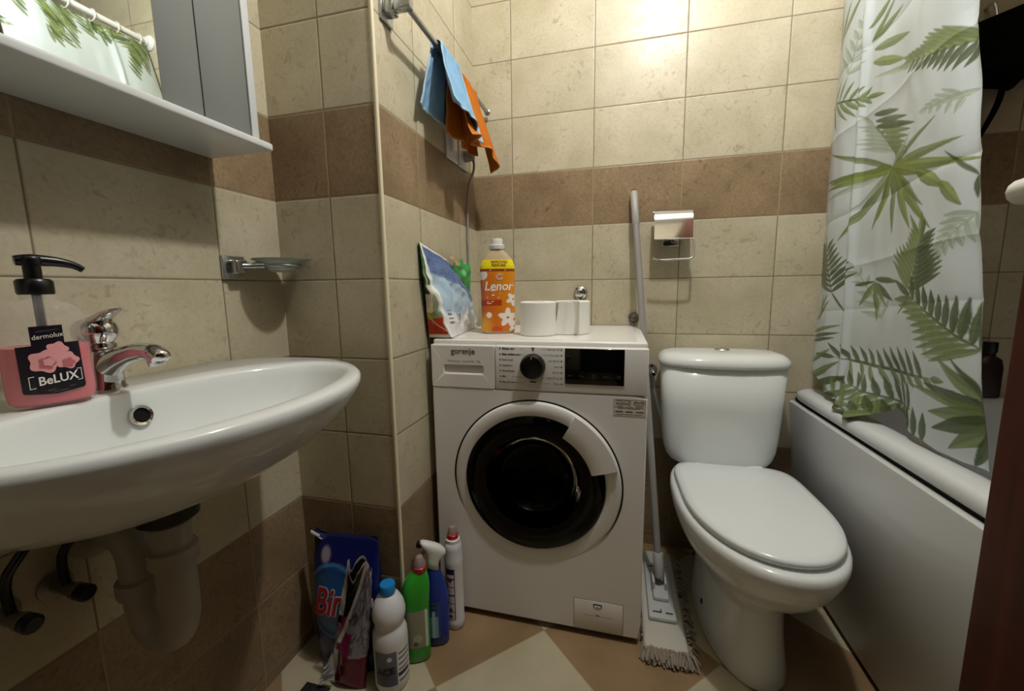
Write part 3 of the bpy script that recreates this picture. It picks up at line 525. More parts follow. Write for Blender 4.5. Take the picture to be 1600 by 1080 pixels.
# ================================================================== SHOWER CURTAIN AND ROD
RDX = 1.62
rod = thing('curtain_rod', 'white shower curtain rod running above the bathtub edge', 'rod', (RDX, -1., 2.11))
tube('rod_bar', [(RDX, -.012, 2.11), (RDX, YF+.012, 2.11)], .0125, M['plastic'], rod, n=20)
for y, d in ((0, -1), (YF, 1)):
    lathe('end_flange', [(.032, 0), (.032, .006), (.018, .016), (.018, .022)], M['plastic'], rod, n=24, mtx=axis_mtx((RDX, y, 2.11), (0, d, 0)))
LEAVES = [(-0.519,0.833,-0.63,0.946,0.0044,0),(-0.525,0.84,-0.595,0.843,0.0132,0),(-0.525,0.84,-0.504,0.892,0.0132,0),(-0.546,0.861,-0.611,0.865,0.0132,0),(-0.546,0.861,-0.529,0.911,0.0132,0),(-0.566,0.881,-0.616,0.884,0.0132,0),(-0.566,0.881,-0.555,0.921,0.0132,0),(-0.584,0.9,-0.621,0.903,0.0132,0),(-0.584,0.9,-0.578,0.929,0.0132,0),(-0.602,0.917,-0.633,0.921,0.0132,0),(-0.602,0.917,-0.599,0.943,0.0132,0),(-0.619,0.935,-0.644,0.938,0.0132,0),(-0.619,0.935,-0.617,0.956,0.0132,0),(-0.63,0.946,-0.649,0.965,0.0132,0),(-0.586,1.121,-0.519,1.044,0.0044,0),(-0.583,1.117,-0.524,1.123,0.0132,0),(-0.583,1.117,-0.603,1.074,0.0132,0),(-0.572,1.106,-0.515,1.108,0.0132,0),(-0.572,1.106,-0.59,1.063,0.0132,0),(-0.562,1.093,-0.515,1.093,0.0132,0),(-0.562,1.093,-0.574,1.058,0.0132,0),(-0.551,1.081,-0.515,1.079,0.0132,0),(-0.551,1.081,-0.559,1.054,0.0132,0),(-0.539,1.068,-0.508,1.064,0.0132,0),(-0.539,1.068,-0.545,1.043,0.0132,0),(-0.527,1.054,-0.5,1.05,0.0132,0),(-0.527,1.054,-0.532,1.033,0.0132,0),(-0.519,1.044,-0.501,1.024,0.0132,0),(-0.111,1.566,-0.151,1.691,0.0044,0),(-0.114,1.574,-0.177,1.575,0.0132,0),(-0.114,1.574,-0.067,1.64,0.0132,0),(-0.122,1.6,-0.177,1.601,0.0132,0),(-0.122,1.6,-0.082,1.66,0.0132,0),(-0.13,1.625,-0.168,1.627,0.0132,0),(-0.13,1.625,-0.104,1.667,0.0132,0),(-0.138,1.65,-0.167,1.652,0.0132,0),(-0.138,1.65,-0.119,1.683,0.0132,0),(-0.146,1.674,-0.169,1.676,0.0132,0),(-0.146,1.674,-0.132,1.701,0.0132,0),(-0.151,1.691,-0.157,1.71,0.0132,0),(-0.533,1.341,-0.447,1.352,0.0044,0),(-0.527,1.342,-0.481,1.376,0.011,0),(-0.527,1.342,-0.517,1.316,0.011,0),(-0.507,1.344,-0.465,1.373,0.011,0),(-0.507,1.344,-0.496,1.323,0.011,0),(-0.486,1.347,-0.456,1.365,0.011,0),(-0.486,1.347,-0.476,1.334,0.011,0),(-0.464,1.35,-0.438,1.364,0.011,0),(-0.464,1.35,-0.453,1.34,0.011,0),(-0.447,1.352,-0.42,1.355,0.011,0),(-0.35,0.901,-0.21,1.032,0.0044,0),(-0.343,0.908,-0.366,0.956,0.0132,0),(-0.343,0.908,-0.251,0.916,0.0132,0),(-0.317,0.932,-0.336,0.978,0.0132,0),(-0.317,0.932,-0.229,0.944,0.0132,0),(-0.29,0.958,-0.301,0.992,0.0132,0),(-0.29,0.958,-0.226,0.969,0.0132,0),(-0.261,0.984,-0.268,1.013,0.0132,0),(-0.261,0.984,-0.208,0.996,0.0132,0),(-0.231,1.012,-0.235,1.037,0.0132,0),(-0.231,1.012,-0.185,1.025,0.0132,0),(-0.21,1.032,-0.178,1.061,0.0132,0),(-0.028,1.678,-0.024,1.814,0.0154,1),(-0.041,1.685,-0.089,1.775,0.0176,1),(-0.061,1.692,-0.139,1.76,0.0176,1),(-0.017,1.715,0.04,1.772,0.011,1),(-0.028,1.674,0.006,1.736,0.011,1),(-0.188,1.618,-0.292,1.641,0.0154,1),(-0.179,1.652,-0.247,1.693,0.0154,1),(-0.185,1.616,-0.265,1.685,0.0132,1),(-0.195,1.593,-0.341,1.556,0.0198,1),(-0.195,1.562,-0.325,1.508,0.0198,3),(-0.553,1.433,-0.365,1.48,0.0044,2),(-0.548,1.434,-0.459,1.503,0.0143,1),(-0.548,1.434,-0.518,1.397,0.0143,2),(-0.532,1.438,-0.437,1.51,0.0143,1),(-0.532,1.438,-0.499,1.401,0.0143,2),(-0.516,1.442,-0.421,1.511,0.0143,1),(-0.516,1.442,-0.481,1.408,0.0143,2),(-0.499,1.446,-0.411,1.509,0.0143,1),(-0.499,1.446,-0.464,1.417,0.0143,2),(-0.481,1.451,-0.405,1.503,0.0143,1),(-0.481,1.451,-0.449,1.427,0.0143,2),(-0.463,1.456,-0.396,1.5,0.0143,1),(-0.463,1.456,-0.434,1.436,0.0143,2),(-0.444,1.46,-0.378,1.502,0.0143,1),(-0.444,1.46,-0.414,1.443,0.0143,2),(-0.424,1.465,-0.36,1.505,0.0143,1),(-0.424,1.465,-0.393,1.45,0.0143,2),(-0.403,1.471,-0.341,1.508,0.0143,1),(-0.403,1.471,-0.372,1.458,0.0143,2),(-0.381,1.476,-0.321,1.511,0.0143,1),(-0.381,1.476,-0.349,1.465,0.0143,2),(-0.365,1.48,-0.301,1.496,0.0143,1),(-0.37,1.478,-0.206,1.52,0.011,0),(-0.034,1.525,-0.19,1.48,0.0044,2),(-0.043,1.522,-0.078,1.581,0.011,1),(-0.071,1.514,-0.111,1.565,0.011,1),(-0.098,1.507,-0.136,1.544,0.011,1),(-0.124,1.499,-0.156,1.524,0.011,1),(-0.149,1.492,-0.18,1.512,0.011,1),(-0.173,1.485,-0.202,1.5,0.011,1),(-0.19,1.48,-0.258,1.461,0.011,1),(-0.034,1.525,-0.19,1.48,0.0044,2),(-0.044,1.522,-0.122,1.448,0.011,1),(-0.078,1.512,-0.153,1.445,0.011,1),(-0.11,1.503,-0.166,1.456,0.011,1),(-0.141,1.494,-0.187,1.457,0.011,1),(-0.17,1.486,-0.21,1.456,0.011,1),(-0.19,1.48,-0.239,1.466,0.011,1),(-0.035,1.521,-0.004,1.496,0.011,2),(-0.036,1.515,-0.065,1.438,0.011,2),(-0.229,1.393,-0.335,1.296,0.0044,2),(-0.234,1.388,-0.379,1.351,0.0132,1),(-0.253,1.371,-0.391,1.333,0.0132,1),(-0.272,1.354,-0.384,1.321,0.0132,1),(-0.289,1.338,-0.374,1.311,0.0132,1),(-0.307,1.322,-0.381,1.297,0.0132,1),(-0.323,1.306,-0.387,1.284,0.0132,1),(-0.335,1.296,-0.388,1.247,0.0132,1),(-0.226,1.422,-0.326,1.397,0.0132,2),(-0.232,1.404,-0.368,1.369,0.0132,2),(-0.238,1.39,-0.406,1.341,0.0154,2),(-0.324,1.302,-0.229,1.39,0.0044,0),(-0.32,1.306,-0.185,1.35,0.011,0),(-0.305,1.32,-0.171,1.368,0.011,0),(-0.289,1.334,-0.181,1.376,0.011,0),(-0.274,1.349,-0.192,1.383,0.011,0),(-0.258,1.364,-0.184,1.397,0.011,0),(-0.241,1.379,-0.176,1.41,0.011,0),(-0.229,1.39,-0.174,1.441,0.011,0),(-0.323,1.267,-0.475,1.329,0.0132,1),(-0.323,1.267,-0.392,1.326,0.011,0),(-0.323,1.267,-0.538,1.267,0.0198,1),(-0.323,1.267,-0.577,1.217,0.022,3),(-0.323,1.267,-0.494,1.103,0.0242,3),(-0.323,1.267,-0.463,1.155,0.0176,1),(-0.323,1.267,-0.426,1.111,0.0286,3),(-0.323,1.267,-0.349,1.108,0.0198,1),(-0.323,1.267,-0.26,1.128,0.0198,1),(-0.323,1.267,-0.133,1.115,0.0264,1),(-0.323,1.267,-0.032,1.242,0.0154,0),(-0.323,1.267,-0.017,1.299,0.0176,1),(-0.323,1.267,-0.026,1.274,0.0154,1),(-0.323,1.267,-0.038,1.38,0.0132,1),(-0.323,1.267,-0.181,1.19,0.0154,0),(-0.323,1.267,-0.278,1.15,0.022,3),(-0.323,1.267,-0.451,1.223,0.022,3),(-0.43,1.232,-0.521,1.178,0.0242,3),(-0.502,1.193,-0.559,1.137,0.022,3),(-0.323,1.267,-0.212,1.275,0.0264,3),(-0.241,1.276,-0.055,1.286,0.0198,3),(-0.453,0.971,-0.471,1.085,0.0044,2),(-0.453,0.975,-0.54,1.011,0.0143,2),(-0.453,0.975,-0.368,1.045,0.0143,1),(-0.455,0.987,-0.542,1.024,0.0143,2),(-0.455,0.987,-0.37,1.061,0.0143,1),(-0.457,0.998,-0.54,1.035,0.0143,2),(-0.457,0.998,-0.378,1.071,0.0143,1),(-0.459,1.01,-0.533,1.044,0.0143,2),(-0.459,1.01,-0.391,1.077,0.0143,1),(-0.461,1.021,-0.523,1.051,0.0143,2),(-0.461,1.021,-0.405,1.079,0.0143,1),(-0.463,1.033,-0.515,1.059,0.0143,2),(-0.463,1.033,-0.417,1.083,0.0143,1),(-0.465,1.044,-0.513,1.07,0.0143,2),(-0.465,1.044,-0.423,1.093,0.0143,1),(-0.466,1.055,-0.512,1.08,0.0143,2),(-0.466,1.055,-0.429,1.102,0.0143,1),(-0.468,1.066,-0.51,1.09,0.0143,2),(-0.468,1.066,-0.434,1.111,0.0143,1),(-0.47,1.077,-0.509,1.101,0.0143,2),(-0.47,1.077,-0.439,1.121,0.0143,1),(-0.471,1.085,-0.477,1.124,0.0143,2),(-0.453,0.971,-0.412,0.918,0.0066,2),(-0.469,1.085,-0.425,1.141,0.011,1),(-0.471,1.085,-0.465,1.141,0.0132,1),(-0.128,0.964,-0.067,1.099,0.0044,2),(-0.126,0.968,-0.217,1.021,0.0132,2),(-0.126,0.968,0.033,1.012,0.0132,2),(-0.119,0.983,-0.21,1.038,0.0132,2),(-0.119,0.983,0.044,1.032,0.0132,2),(-0.112,0.998,-0.198,1.051,0.0132,2),(-0.112,0.998,0.041,1.049,0.0132,2),(-0.106,1.013,-0.179,1.061,0.0132,2),(-0.106,1.013,0.027,1.061,0.0132,2),(-0.099,1.028,-0.158,1.069,0.0132,2),(-0.099,1.028,0.008,1.069,0.0132,2),(-0.092,1.043,-0.145,1.081,0.0132,2),(-0.092,1.043,0.005,1.083,0.0132,2),(-0.086,1.058,-0.134,1.096,0.0132,2),(-0.086,1.058,0.006,1.099,0.0132,2),(-0.079,1.073,-0.123,1.11,0.0132,2),(-0.079,1.073,0.007,1.115,0.0132,2),(-0.072,1.089,-0.113,1.124,0.0132,2),(-0.072,1.089,0.009,1.13,0.0132,2),(-0.067,1.099,-0.047,1.144,0.0132,2),(-0.128,0.964,-0.193,0.904,0.0066,2),(-0.293,0.992,-0.38,0.949,0.0176,2),(-0.293,0.992,-0.241,0.931,0.0176,1),(-0.294,0.989,-0.324,0.896,0.0198,1),(-0.294,1.002,-0.398,0.994,0.0132,2),(-0.218,0.986,-0.295,0.996,0.0088,2),(-0.296,0.992,-0.355,0.936,0.0132,1),(-0.637,0.865,-0.452,0.963,0.0044,2),(-0.632,0.868,-0.635,0.944,0.0154,2),(-0.632,0.868,-0.535,0.83,0.0154,1),(-0.617,0.876,-0.617,0.956,0.0154,2),(-0.617,0.876,-0.511,0.84,0.0154,1),(-0.6,0.884,-0.598,0.963,0.0154,2),(-0.6,0.884,-0.493,0.853,0.0154,1),(-0.584,0.893,-0.579,0.966,0.0154,2),(-0.584,0.893,-0.482,0.868,0.0154,1),(-0.566,0.903,-0.559,0.966,0.0154,2),(-0.566,0.903,-0.476,0.884,0.0154,1),(-0.548,0.912,-0.54,0.968,0.0154,2),(-0.548,0.912,-0.468,0.898,0.0154,1),(-0.529,0.922,-0.519,0.977,0.0154,2),(-0.529,0.922,-0.448,0.912,0.0154,1),(-0.51,0.933,-0.497,0.986,0.0154,2),(-0.51,0.933,-0.429,0.925,0.0154,1),(-0.489,0.943,-0.474,0.995,0.0154,2),(-0.489,0.943,-0.408,0.939,0.0154,1),(-0.468,0.955,-0.451,1.005,0.0154,2),(-0.468,0.955,-0.387,0.953,0.0154,1),(-0.452,0.963,-0.386,0.998,0.0154,2),(-0.526,0.791,-0.17,0.778,0.0044,2),(-0.519,0.791,-0.486,0.844,0.0132,2),(-0.495,0.79,-0.455,0.846,0.0132,2),(-0.47,0.789,-0.425,0.845,0.0132,2),(-0.443,0.788,-0.396,0.841,0.0132,2),(-0.414,0.787,-0.368,0.835,0.0132,2),(-0.384,0.786,-0.34,0.827,0.0132,2),(-0.352,0.785,-0.305,0.824,0.0132,2),(-0.318,0.783,-0.267,0.823,0.0132,2),(-0.281,0.782,-0.226,0.821,0.0132,2),(-0.243,0.781,-0.182,0.818,0.0132,2),(-0.201,0.779,-0.135,0.816,0.0132,2),(-0.17,0.778,-0.078,0.775,0.0132,2),(-0.222,0.783,-0.544,0.795,0.0044,2),(-0.237,0.784,-0.289,0.726,0.0132,1),(-0.283,0.785,-0.337,0.729,0.0132,1),(-0.325,0.787,-0.378,0.736,0.0132,1),(-0.365,0.788,-0.412,0.745,0.0132,1),(-0.401,0.79,-0.44,0.756,0.0132,1),(-0.436,0.791,-0.472,0.761,0.0132,1),(-0.468,0.792,-0.502,0.765,0.0132,1),(-0.498,0.793,-0.531,0.768,0.0132,1),(-0.526,0.794,-0.558,0.772,0.0132,1),(-0.544,0.795,-0.581,0.796,0.0132,1),(-0.681,0.757,-0.558,0.84,0.0242,1),(-0.681,0.757,-0.528,0.783,0.0264,2),(-0.682,0.753,-0.49,0.772,0.0176,1),(-0.682,0.753,-0.547,0.728,0.0308,1),(-0.68,0.747,-0.561,0.697,0.0308,2),(-0.684,0.742,-0.604,0.67,0.0308,1),(-0.679,0.737,-0.651,0.654,0.0264,2),(-0.681,0.757,-0.587,0.845,0.011,2),(-0.068,0.695,-0.19,0.768,0.022,1),(-0.089,0.678,-0.248,0.737,0.022,2),(-0.135,0.653,-0.315,0.711,0.0198,1),(-0.176,0.644,-0.336,0.677,0.0198,1),(-0.223,0.631,-0.367,0.661,0.0176,2),(-0.063,0.746,-0.147,0.799,0.0154,1),(-0.252,0.621,-0.399,0.635,0.0176,1),(-0.025,0.824,-0.175,0.85,0.011,2),(-0.019,0.808,-0.16,0.834,0.011,2),(-0.013,0.837,-0.178,0.873,0.011,1),(-0.059,0.879,-0.077,0.959,0.0132,1),(-0.033,0.877,-0.12,0.941,0.0132,1),(-0.068,0.919,-0.109,0.96,0.011,1),(-0.609,1.083,-0.63,1.076,0.011,2),(-0.613,1.062,-0.633,1.055,0.011,1),(-0.617,1.04,-0.637,1.034,0.011,2),(-0.621,1.018,-0.64,1.013,0.011,1),(-0.624,0.996,-0.644,0.992,0.011,2),(-0.628,0.975,-0.648,0.97,0.011,1),(-0.632,0.953,-0.651,0.949,0.011,2),(-0.635,0.931,-0.655,0.928,0.011,1),(-0.639,0.91,-0.658,0.907,0.011,2),(-0.643,0.888,-0.662,0.886,0.011,1),(-0.646,0.867,-0.666,0.865,0.011,2),(-0.575,1.187,-0.579,1.145,0.0132,2),(-0.578,1.186,-0.592,1.154,0.0132,1),(-0.575,1.187,-0.507,1.25,0.0066,2),(-0.547,1.346,-0.466,1.351,0.011,0),(-0.5,0.717,-0.267,0.72,0.0044,2),(-0.493,0.717,-0.472,0.773,0.0154,2),(-0.493,0.717,-0.425,0.658,0.0154,1),(-0.469,0.717,-0.443,0.776,0.0154,2),(-0.469,0.717,-0.39,0.655,0.0154,1),(-0.443,0.717,-0.414,0.774,0.0154,2),(-0.443,0.717,-0.362,0.659,0.0154,1),(-0.416,0.718,-0.386,0.766,0.0154,2),(-0.416,0.718,-0.341,0.668,0.0154,1),(-0.388,0.718,-0.358,0.759,0.0154,2),(-0.388,0.718,-0.319,0.677,0.0154,1),(-0.358,0.719,-0.324,0.759,0.0154,2),(-0.358,0.719,-0.285,0.678,0.0154,1),(-0.326,0.719,-0.289,0.758,0.0154,2),(-0.326,0.719,-0.249,0.68,0.0154,1),(-0.292,0.72,-0.251,0.757,0.0154,2),(-0.292,0.72,-0.211,0.682,0.0154,1),(-0.267,0.72,-0.195,0.721,0.0154,2),(-0.472,0.633,-0.17,0.678,0.0044,2),(-0.463,0.634,-0.456,0.703,0.0154,1),(-0.463,0.634,-0.36,0.574,0.0154,2),(-0.432,0.639,-0.421,0.711,0.0154,1),(-0.432,0.639,-0.315,0.577,0.0154,2),(-0.4,0.644,-0.385,0.713,0.0154,1),(-0.4,0.644,-0.281,0.586,0.0154,2),(-0.366,0.649,-0.349,0.709,0.0154,1),(-0.366,0.649,-0.256,0.601,0.0154,2),(-0.329,0.654,-0.311,0.706,0.0154,1),(-0.329,0.654,-0.23,0.615,0.0154,2),(-0.29,0.66,-0.268,0.712,0.0154,1),(-0.29,0.66,-0.185,0.623,0.0154,2),(-0.248,0.666,-0.221,0.717,0.0154,1),(-0.248,0.666,-0.138,0.632,0.0154,2),(-0.203,0.673,-0.172,0.723,0.0154,1),(-0.203,0.673,-0.087,0.641,0.0154,2),(-0.17,0.678,-0.088,0.69,0.0154,1),(-0.549,0.662,-0.364,0.677,0.0044,2),(-0.542,0.663,-0.534,0.72,0.0176,2),(-0.542,0.663,-0.473,0.607,0.0176,1),(-0.52,0.664,-0.507,0.724,0.0176,2),(-0.52,0.664,-0.441,0.607,0.0176,1),(-0.496,0.666,-0.48,0.721,0.0176,2),(-0.496,0.666,-0.418,0.615,0.0176,1),(-0.47,0.668,-0.454,0.712,0.0176,2),(-0.47,0.668,-0.403,0.628,0.0176,1),(-0.444,0.67,-0.425,0.711,0.0176,2),(-0.444,0.67,-0.377,0.634,0.0176,1),(-0.416,0.673,-0.394,0.712,0.0176,2),(-0.416,0.673,-0.346,0.638,0.0176,1),(-0.386,0.675,-0.361,0.713,0.0176,2),(-0.386,0.675,-0.314,0.643,0.0176,1),(-0.364,0.677,-0.307,0.681,0.0176,2)]
CUR = [linv(c) for c in ('#8f9c88', '#68774a', '#445130', '#717f42')]
CBG = linv('#bac2c4')
_r = random.Random(12)
for _ in range(26):                                   # the print goes on up to the rod
    y, z, a = -.03-.5*_r.random(), 1.90+.16*_r.random(), _r.uniform(.6, 2.6)
    for q in range(7): LEAVES.append((y+.02*q*math.cos(a), z+.02*q*math.sin(a), y+.02*q*math.cos(a)+.06*math.cos(a+.8), z+.02*q*math.sin(a)+.06*math.sin(a+.8), .012, 1+q % 3))
def leafcol(U, V, X):
    Y, Z = X[..., 1], X[..., 2]
    C = np.broadcast_to(CBG, Y.shape+(3,)).copy()
    for y0, z0, y1, z1, w, c in LEAVES:
        my, Mx = min(y0, y1)-w, max(y0, y1)+w; mz, Mz = min(z0, z1)-w, max(z0, z1)+w
        sel = np.nonzero((Y > my) & (Y < Mx) & (Z > mz) & (Z < Mz))
        if not len(sel[0]): continue
        y, z = Y[sel], Z[sel]; dy, dz = y1-y0, z1-z0; L2 = dy*dy+dz*dz+1e-9; L = math.sqrt(L2)
        t = ((y-y0)*dy+(z-z0)*dz)/L2; q = ((y-y0)*dz-(z-z0)*dy)/L
        tc = np.clip(t, 0, 1)
        h = .5*w*np.minimum(1, 1.9*np.sqrt(tc))*np.minimum(1, (1-tc)*2.2)**.8+.0006
        inside = (t > -.01) & (t < 1.01)
        k = np.where(inside, np.clip((h-np.abs(q))/.0013+.5, 0, 1), 0)*(.75 if c == 0 else .92)
        base = CUR[c]*(1+.16*np.sign(q))[:, None]*(1-.12*np.cos(q/(w+1e-6)*14))[:, None]
        C[sel] = C[sel]*(1-k[:, None])+base*k[:, None]
    return C
def curtain(U, V):
    zt = 2.085
    yL = -.016-.004*V
    hem0 = np.interp(U, [0, .09, .22, .36, .49, .57, .63, .74, .86, 1], [.775, .728, .668, .652, .638, .672, .700, .668, .656, .655])
    Z = hem0+(zt-hem0)*V
    yR = -.534-.144*(1.504-Z)/.804+.010
    yR = np.where(Z > 1.504, -.534+.03*(Z-1.504)+.010, yR)
    s = U
    Y = yL+(yR-yL)*s
    fold = .30                                       # crease between the narrow strip and the wide panel
    X = 1.553-.016*np.sin(PI*np.clip(s/fold, 0, 1))**1. - .012*np.exp(-((s-fold)/.02)**2)
    X = X+np.where(s > fold, .010*np.sin((s-fold)/(1-fold)*2*PI*1.0)*(.4+.6*V), 0)
    X = X+.012*np.exp(-((s-.985)/.03)**2)
    # packing creases and soft waves
    for zc, a in ((1.62, .003), (1.44, -.003), (1.20, .003), (1.05, -.0025), (.93, .002)):
        X = X+a*np.exp(-np.abs(Z-zc-.06*(s-.5))/.012)
    X = X+.006*(vnoise(s*7+3, Z*6, 3)-.5)+.003*(vnoise(s*20, Z*14, 5)-.5)
    # the hem spills over the rim
    low = np.clip((.82-Z)/.17, 0, 1)
    X = X-low**1.5*.058*np.exp(-((s-.47)/.17)**2)-low*.020*np.exp(-((s-.06)/.12)**2)
    X = X+low**1.2*.045*np.exp(-((s-.64)/.06)**2)+low*.012*np.clip((s-.7)/.3, 0, 1)
    X = X+low*.009*np.sin(s*46)*np.exp(-((s-.38)/.25)**2)
    X = X+.07*np.clip((Z-1.80)/.285, 0, 1)**1.4
    return X, Y, Z
cur = grid('shower_curtain', 330, 760, curtain, leafcol, vmat('printed_vinyl', .32, .4, bump=.12, bscale=90, translucent=.035))
tag(cur, 'pale shower curtain printed with green palm leaves over bathtub edge', 'shower curtain')
cr = M['plastic']
for k in range(7):
    y = -.05-k*.083
    bm = bmesh.new(); tube_bm(bm, [(RDX+.021*math.cos(a), y+.002*math.sin(a), 2.103+.023*math.sin(a)) for a in np.linspace(0, 2*PI, 22)], .0022, 6); from_bm(bm, 'curtain_ring', cr, cur)

# things in the dark behind the curtain
prof = [(1.79, 1.535), (1.80, 1.528), (1.872, 1.527), (1.885, 1.516), (1.897, 1.518), (1.91, 1.545), (1.955, 1.56), (1.96, 1.69), (1.95, 1.70), (1.80, 1.645), (1.785, 1.635)]
bm = bmesh.new()
rings_bm(bm, [[(x+.03*k, -.15+.05*k, z+.006*math.sin(i*2.1)) for i, (x, z) in enumerate(prof)] for k in (0, 1, 2.6)], True, True)
bg = thing('hanging_bag', 'black bag hanging high on the dark tiled wall behind the curtain', 'bag', (1.88, -.08, 1.53))
cloth_black = mat('black_fabric', '#050505', .85, spec=.1)
from_bm(bm, 'bag_body', cloth_black, bg, sharp=60)
tube('hook', [(1.90, -.001, 1.745), (1.90, -.03, 1.742), (1.90, -.045, 1.70), (1.90, -.05, 1.66)], .004, M['chrome'], bg, k=4)
tube('strap', [(1.90, -.10, 1.53), (1.905, -.08, 1.47), (1.895, -.06, 1.41), (1.87, -.05, 1.34), (1.85, -.05, 1.30), (1.85, -.05, 1.26)], [.007, .007, .006, .005, .004, .003], cloth_black, bg, k=5)
ub = thing('dark_bottle', 'dark maroon bottle standing on the bathtub rim behind the curtain', 'bottle', (2.0, -.032, RT))
dm = mat('maroon_plastic', '#2a161c', .35)
loft('bottle_body', [sup(2.0, -.032, z, a, b, 32, 2.6) for z, a, b in ((RT+.001, .030, .02), (RT+.004, .033, .023), (RT+.09, .033, .023), (RT+.115, .028, .019), (RT+.125, .013, .012), (RT+.135, .012, .012))], dm, ub)
lathe('cap', [(.015, RT+.135), (.016, RT+.137), (.016, RT+.165), (.014, RT+.167)], M['black'], ub, n=24, mtx=Matrix.Translation((2.0, -.032, 0)))

# ================================================================== WASHBASIN
wb = thing('washbasin', 'white oval wall-hung washbasin on the left wall', 'washbasin', (XL, -1.11, .80))
def oval(z, s, sb=None, n=72, cx=.25, cy=-1.11, af=.275, ab=.22, b=.315, xmin=XL+.001):
    out = []
    for i in range(n):
        t = 2*PI*i/n; c, q = math.cos(t), math.sin(t)
        x = (af if c > 0 else ab)*s*math.copysign(abs(c)**.93, c); y = b*(sb or s)*math.copysign(abs(q)**.95, q)
        out.append((max(xmin, cx-(1-s)*.10+x), cy+y, z))
    return out
def inner(z, s, n=72):
    out = []
    for i in range(n):
        t = 2*PI*i/n; c, q = math.cos(t), math.sin(t)
        x = (.152 if c > 0 else .125)*s*math.copysign(abs(c)**.97, c); y = .258*s*math.copysign(abs(q)**.97, q)
        out.append((.338-(1-s)*.03+x, -1.11+y, z))
    return out
ZR = .845
rr = [oval(z, s, sb) for z, s, sb in ((.668, .16, .12), (.670, .26, .22), (.678, .40, .36), (.695, .55, .52), (.72, .695, .665), (.745, .80, .77), (.77, .88, .855), (.79, .935, .915), (.808, .972, .96), (.822, .992, .985), (.832, 1.0, .998), (.840, .998, .998), (ZR, .985, .985))]
rr += [inner(z, s) for z, s in ((ZR+.0005, 1.04), (ZR-.001, 1.01), (ZR-.006, .985), (.825, .96), (.80, .92), (.77, .84), (.745, .70), (.728, .48), (.722, .25), (.72, .12))]
bm = bmesh.new(); rings_bm(bm, rr, True, True); from_bm(bm, 'basin', M['ceramic'], wb, sharp=0)
ov = lathe('overflow_ring', [(.0105, -.004), (.0115, .002), (.015, .003), (.016, .001), (.016, -.004)], M['chrome'], wb, n=32, mtx=axis_mtx((.2225, -1.112, .807), (1, 0, .30)), cap0=False, cap1=False)
lathe('overflow_hole', [(.0112, -.001), (.0005, -.001)], M['dark'], wb, n=24, mtx=axis_mtx((.2225, -1.112, .807), (1, 0, .30)))
lathe('drain_ring', [(.032, .7205), (.031, .7235), (.022, .724), (.018, .7215)], M['chrome'], wb, n=32, mtx=Matrix.Translation((.33, -1.11, 0)), cap0=False)
# mixer tap
fa = thing('faucet', 'chrome single-lever faucet on the washbasin deck', 'faucet', (.158, -1.115, ZR))
fx, fy = .158, -1.115
bm = bmesh.new()
rings_bm(bm, [sup(fx+dx, fy, z, a, b, 28) for dx, z, a, b in ((0, ZR, .029, .027), (0, ZR+.003, .0295, .0275), (.001, ZR+.006, .027, .025), (.003, ZR+.02, .0255, .0225), (.006, ZR+.04, .025, .021), (.008, ZR+.052, .0265, .0205), (.006, ZR+.060, .024, .0195), (.004, ZR+.064, .018, .017))], True, True)
from_bm(bm, 'faucet_body', M['chrome'], fa, sharp=0)
sp_ = [(fx+.006, fy, ZR+.030), (fx+.035, fy, ZR+.048), (fx+.065, fy, ZR+.058), (fx+.092, fy, ZR+.062), (fx+.112, fy, ZR+.060), (fx+.126, fy, ZR+.053), (fx+.129, fy, ZR+.049)]
sp = tube('spout', sp_, [.019, .0165, .0135, .0125, .0135, .0125, .004], M['chrome'], fa, n=20, k=5)
lathe('aerator', [(.0095, 0), (.0105, .002), (.0105, .012), (.009, .014)], M['chrome'], sp, n=24, mtx=axis_mtx((fx+.113, fy, ZR+.055), (.25, 0, -1)))
mt = axis_mtx((fx+.003, fy, ZR+.062), (-.12, 0, 1))
lv = lathe('lever', [(.0185, 0), (.021, .002), (.021, .008), (.0185, .010), (.019, .012), (.0245, .018), (.027, .028), (.0255, .038), (.019, .046), (.008, .050)], M['chrome'], fa, n=32, mtx=mt)
bm = bmesh.new(); rg = []
for t in np.linspace(0, 1, 12):
    px, pz = fx-.018+.075*t, ZR+.088+.030*math.sin(t*1.5)+.006*t; hw = .018*(1-t)**.6+.003; th = .012*(1-t)+.0025
    rg.append([(px, fy+hw*math.cos(a), pz+th*math.sin(a)) for a in np.linspace(0, 2*PI, 17)[:-1]])
rings_bm(bm, rg, True, True); from_bm(bm, 'lever_handle', M['chrome'], lv, sharp=50)
# drain pipework
tr = thing('sink_trap', 'pale plastic U-bend drain pipe under the washbasin', 'drain pipe', (.27, -1.11, .45))
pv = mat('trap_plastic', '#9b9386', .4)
lathe('drain_nut', [(.030, .640), (.040, .648), (.041, .668), (.03, .676)], M['black'], tr, n=32, mtx=Matrix.Translation((.255, -1.115, 0)))
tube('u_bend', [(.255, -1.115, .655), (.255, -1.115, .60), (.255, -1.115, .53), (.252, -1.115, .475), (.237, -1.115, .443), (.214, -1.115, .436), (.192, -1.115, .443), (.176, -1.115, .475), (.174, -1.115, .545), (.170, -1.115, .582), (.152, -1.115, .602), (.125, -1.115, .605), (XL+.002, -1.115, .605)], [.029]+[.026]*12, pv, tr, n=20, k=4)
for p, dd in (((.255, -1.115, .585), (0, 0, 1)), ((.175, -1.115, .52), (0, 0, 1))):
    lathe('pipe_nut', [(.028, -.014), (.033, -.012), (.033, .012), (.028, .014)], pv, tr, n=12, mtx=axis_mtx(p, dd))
lathe('wall_flange', [(.045, 0), (.045, .004), (.028, .012)], pv, tr, n=28, mtx=axis_mtx((XL, -1.115, .604), (1, 0, 0)))
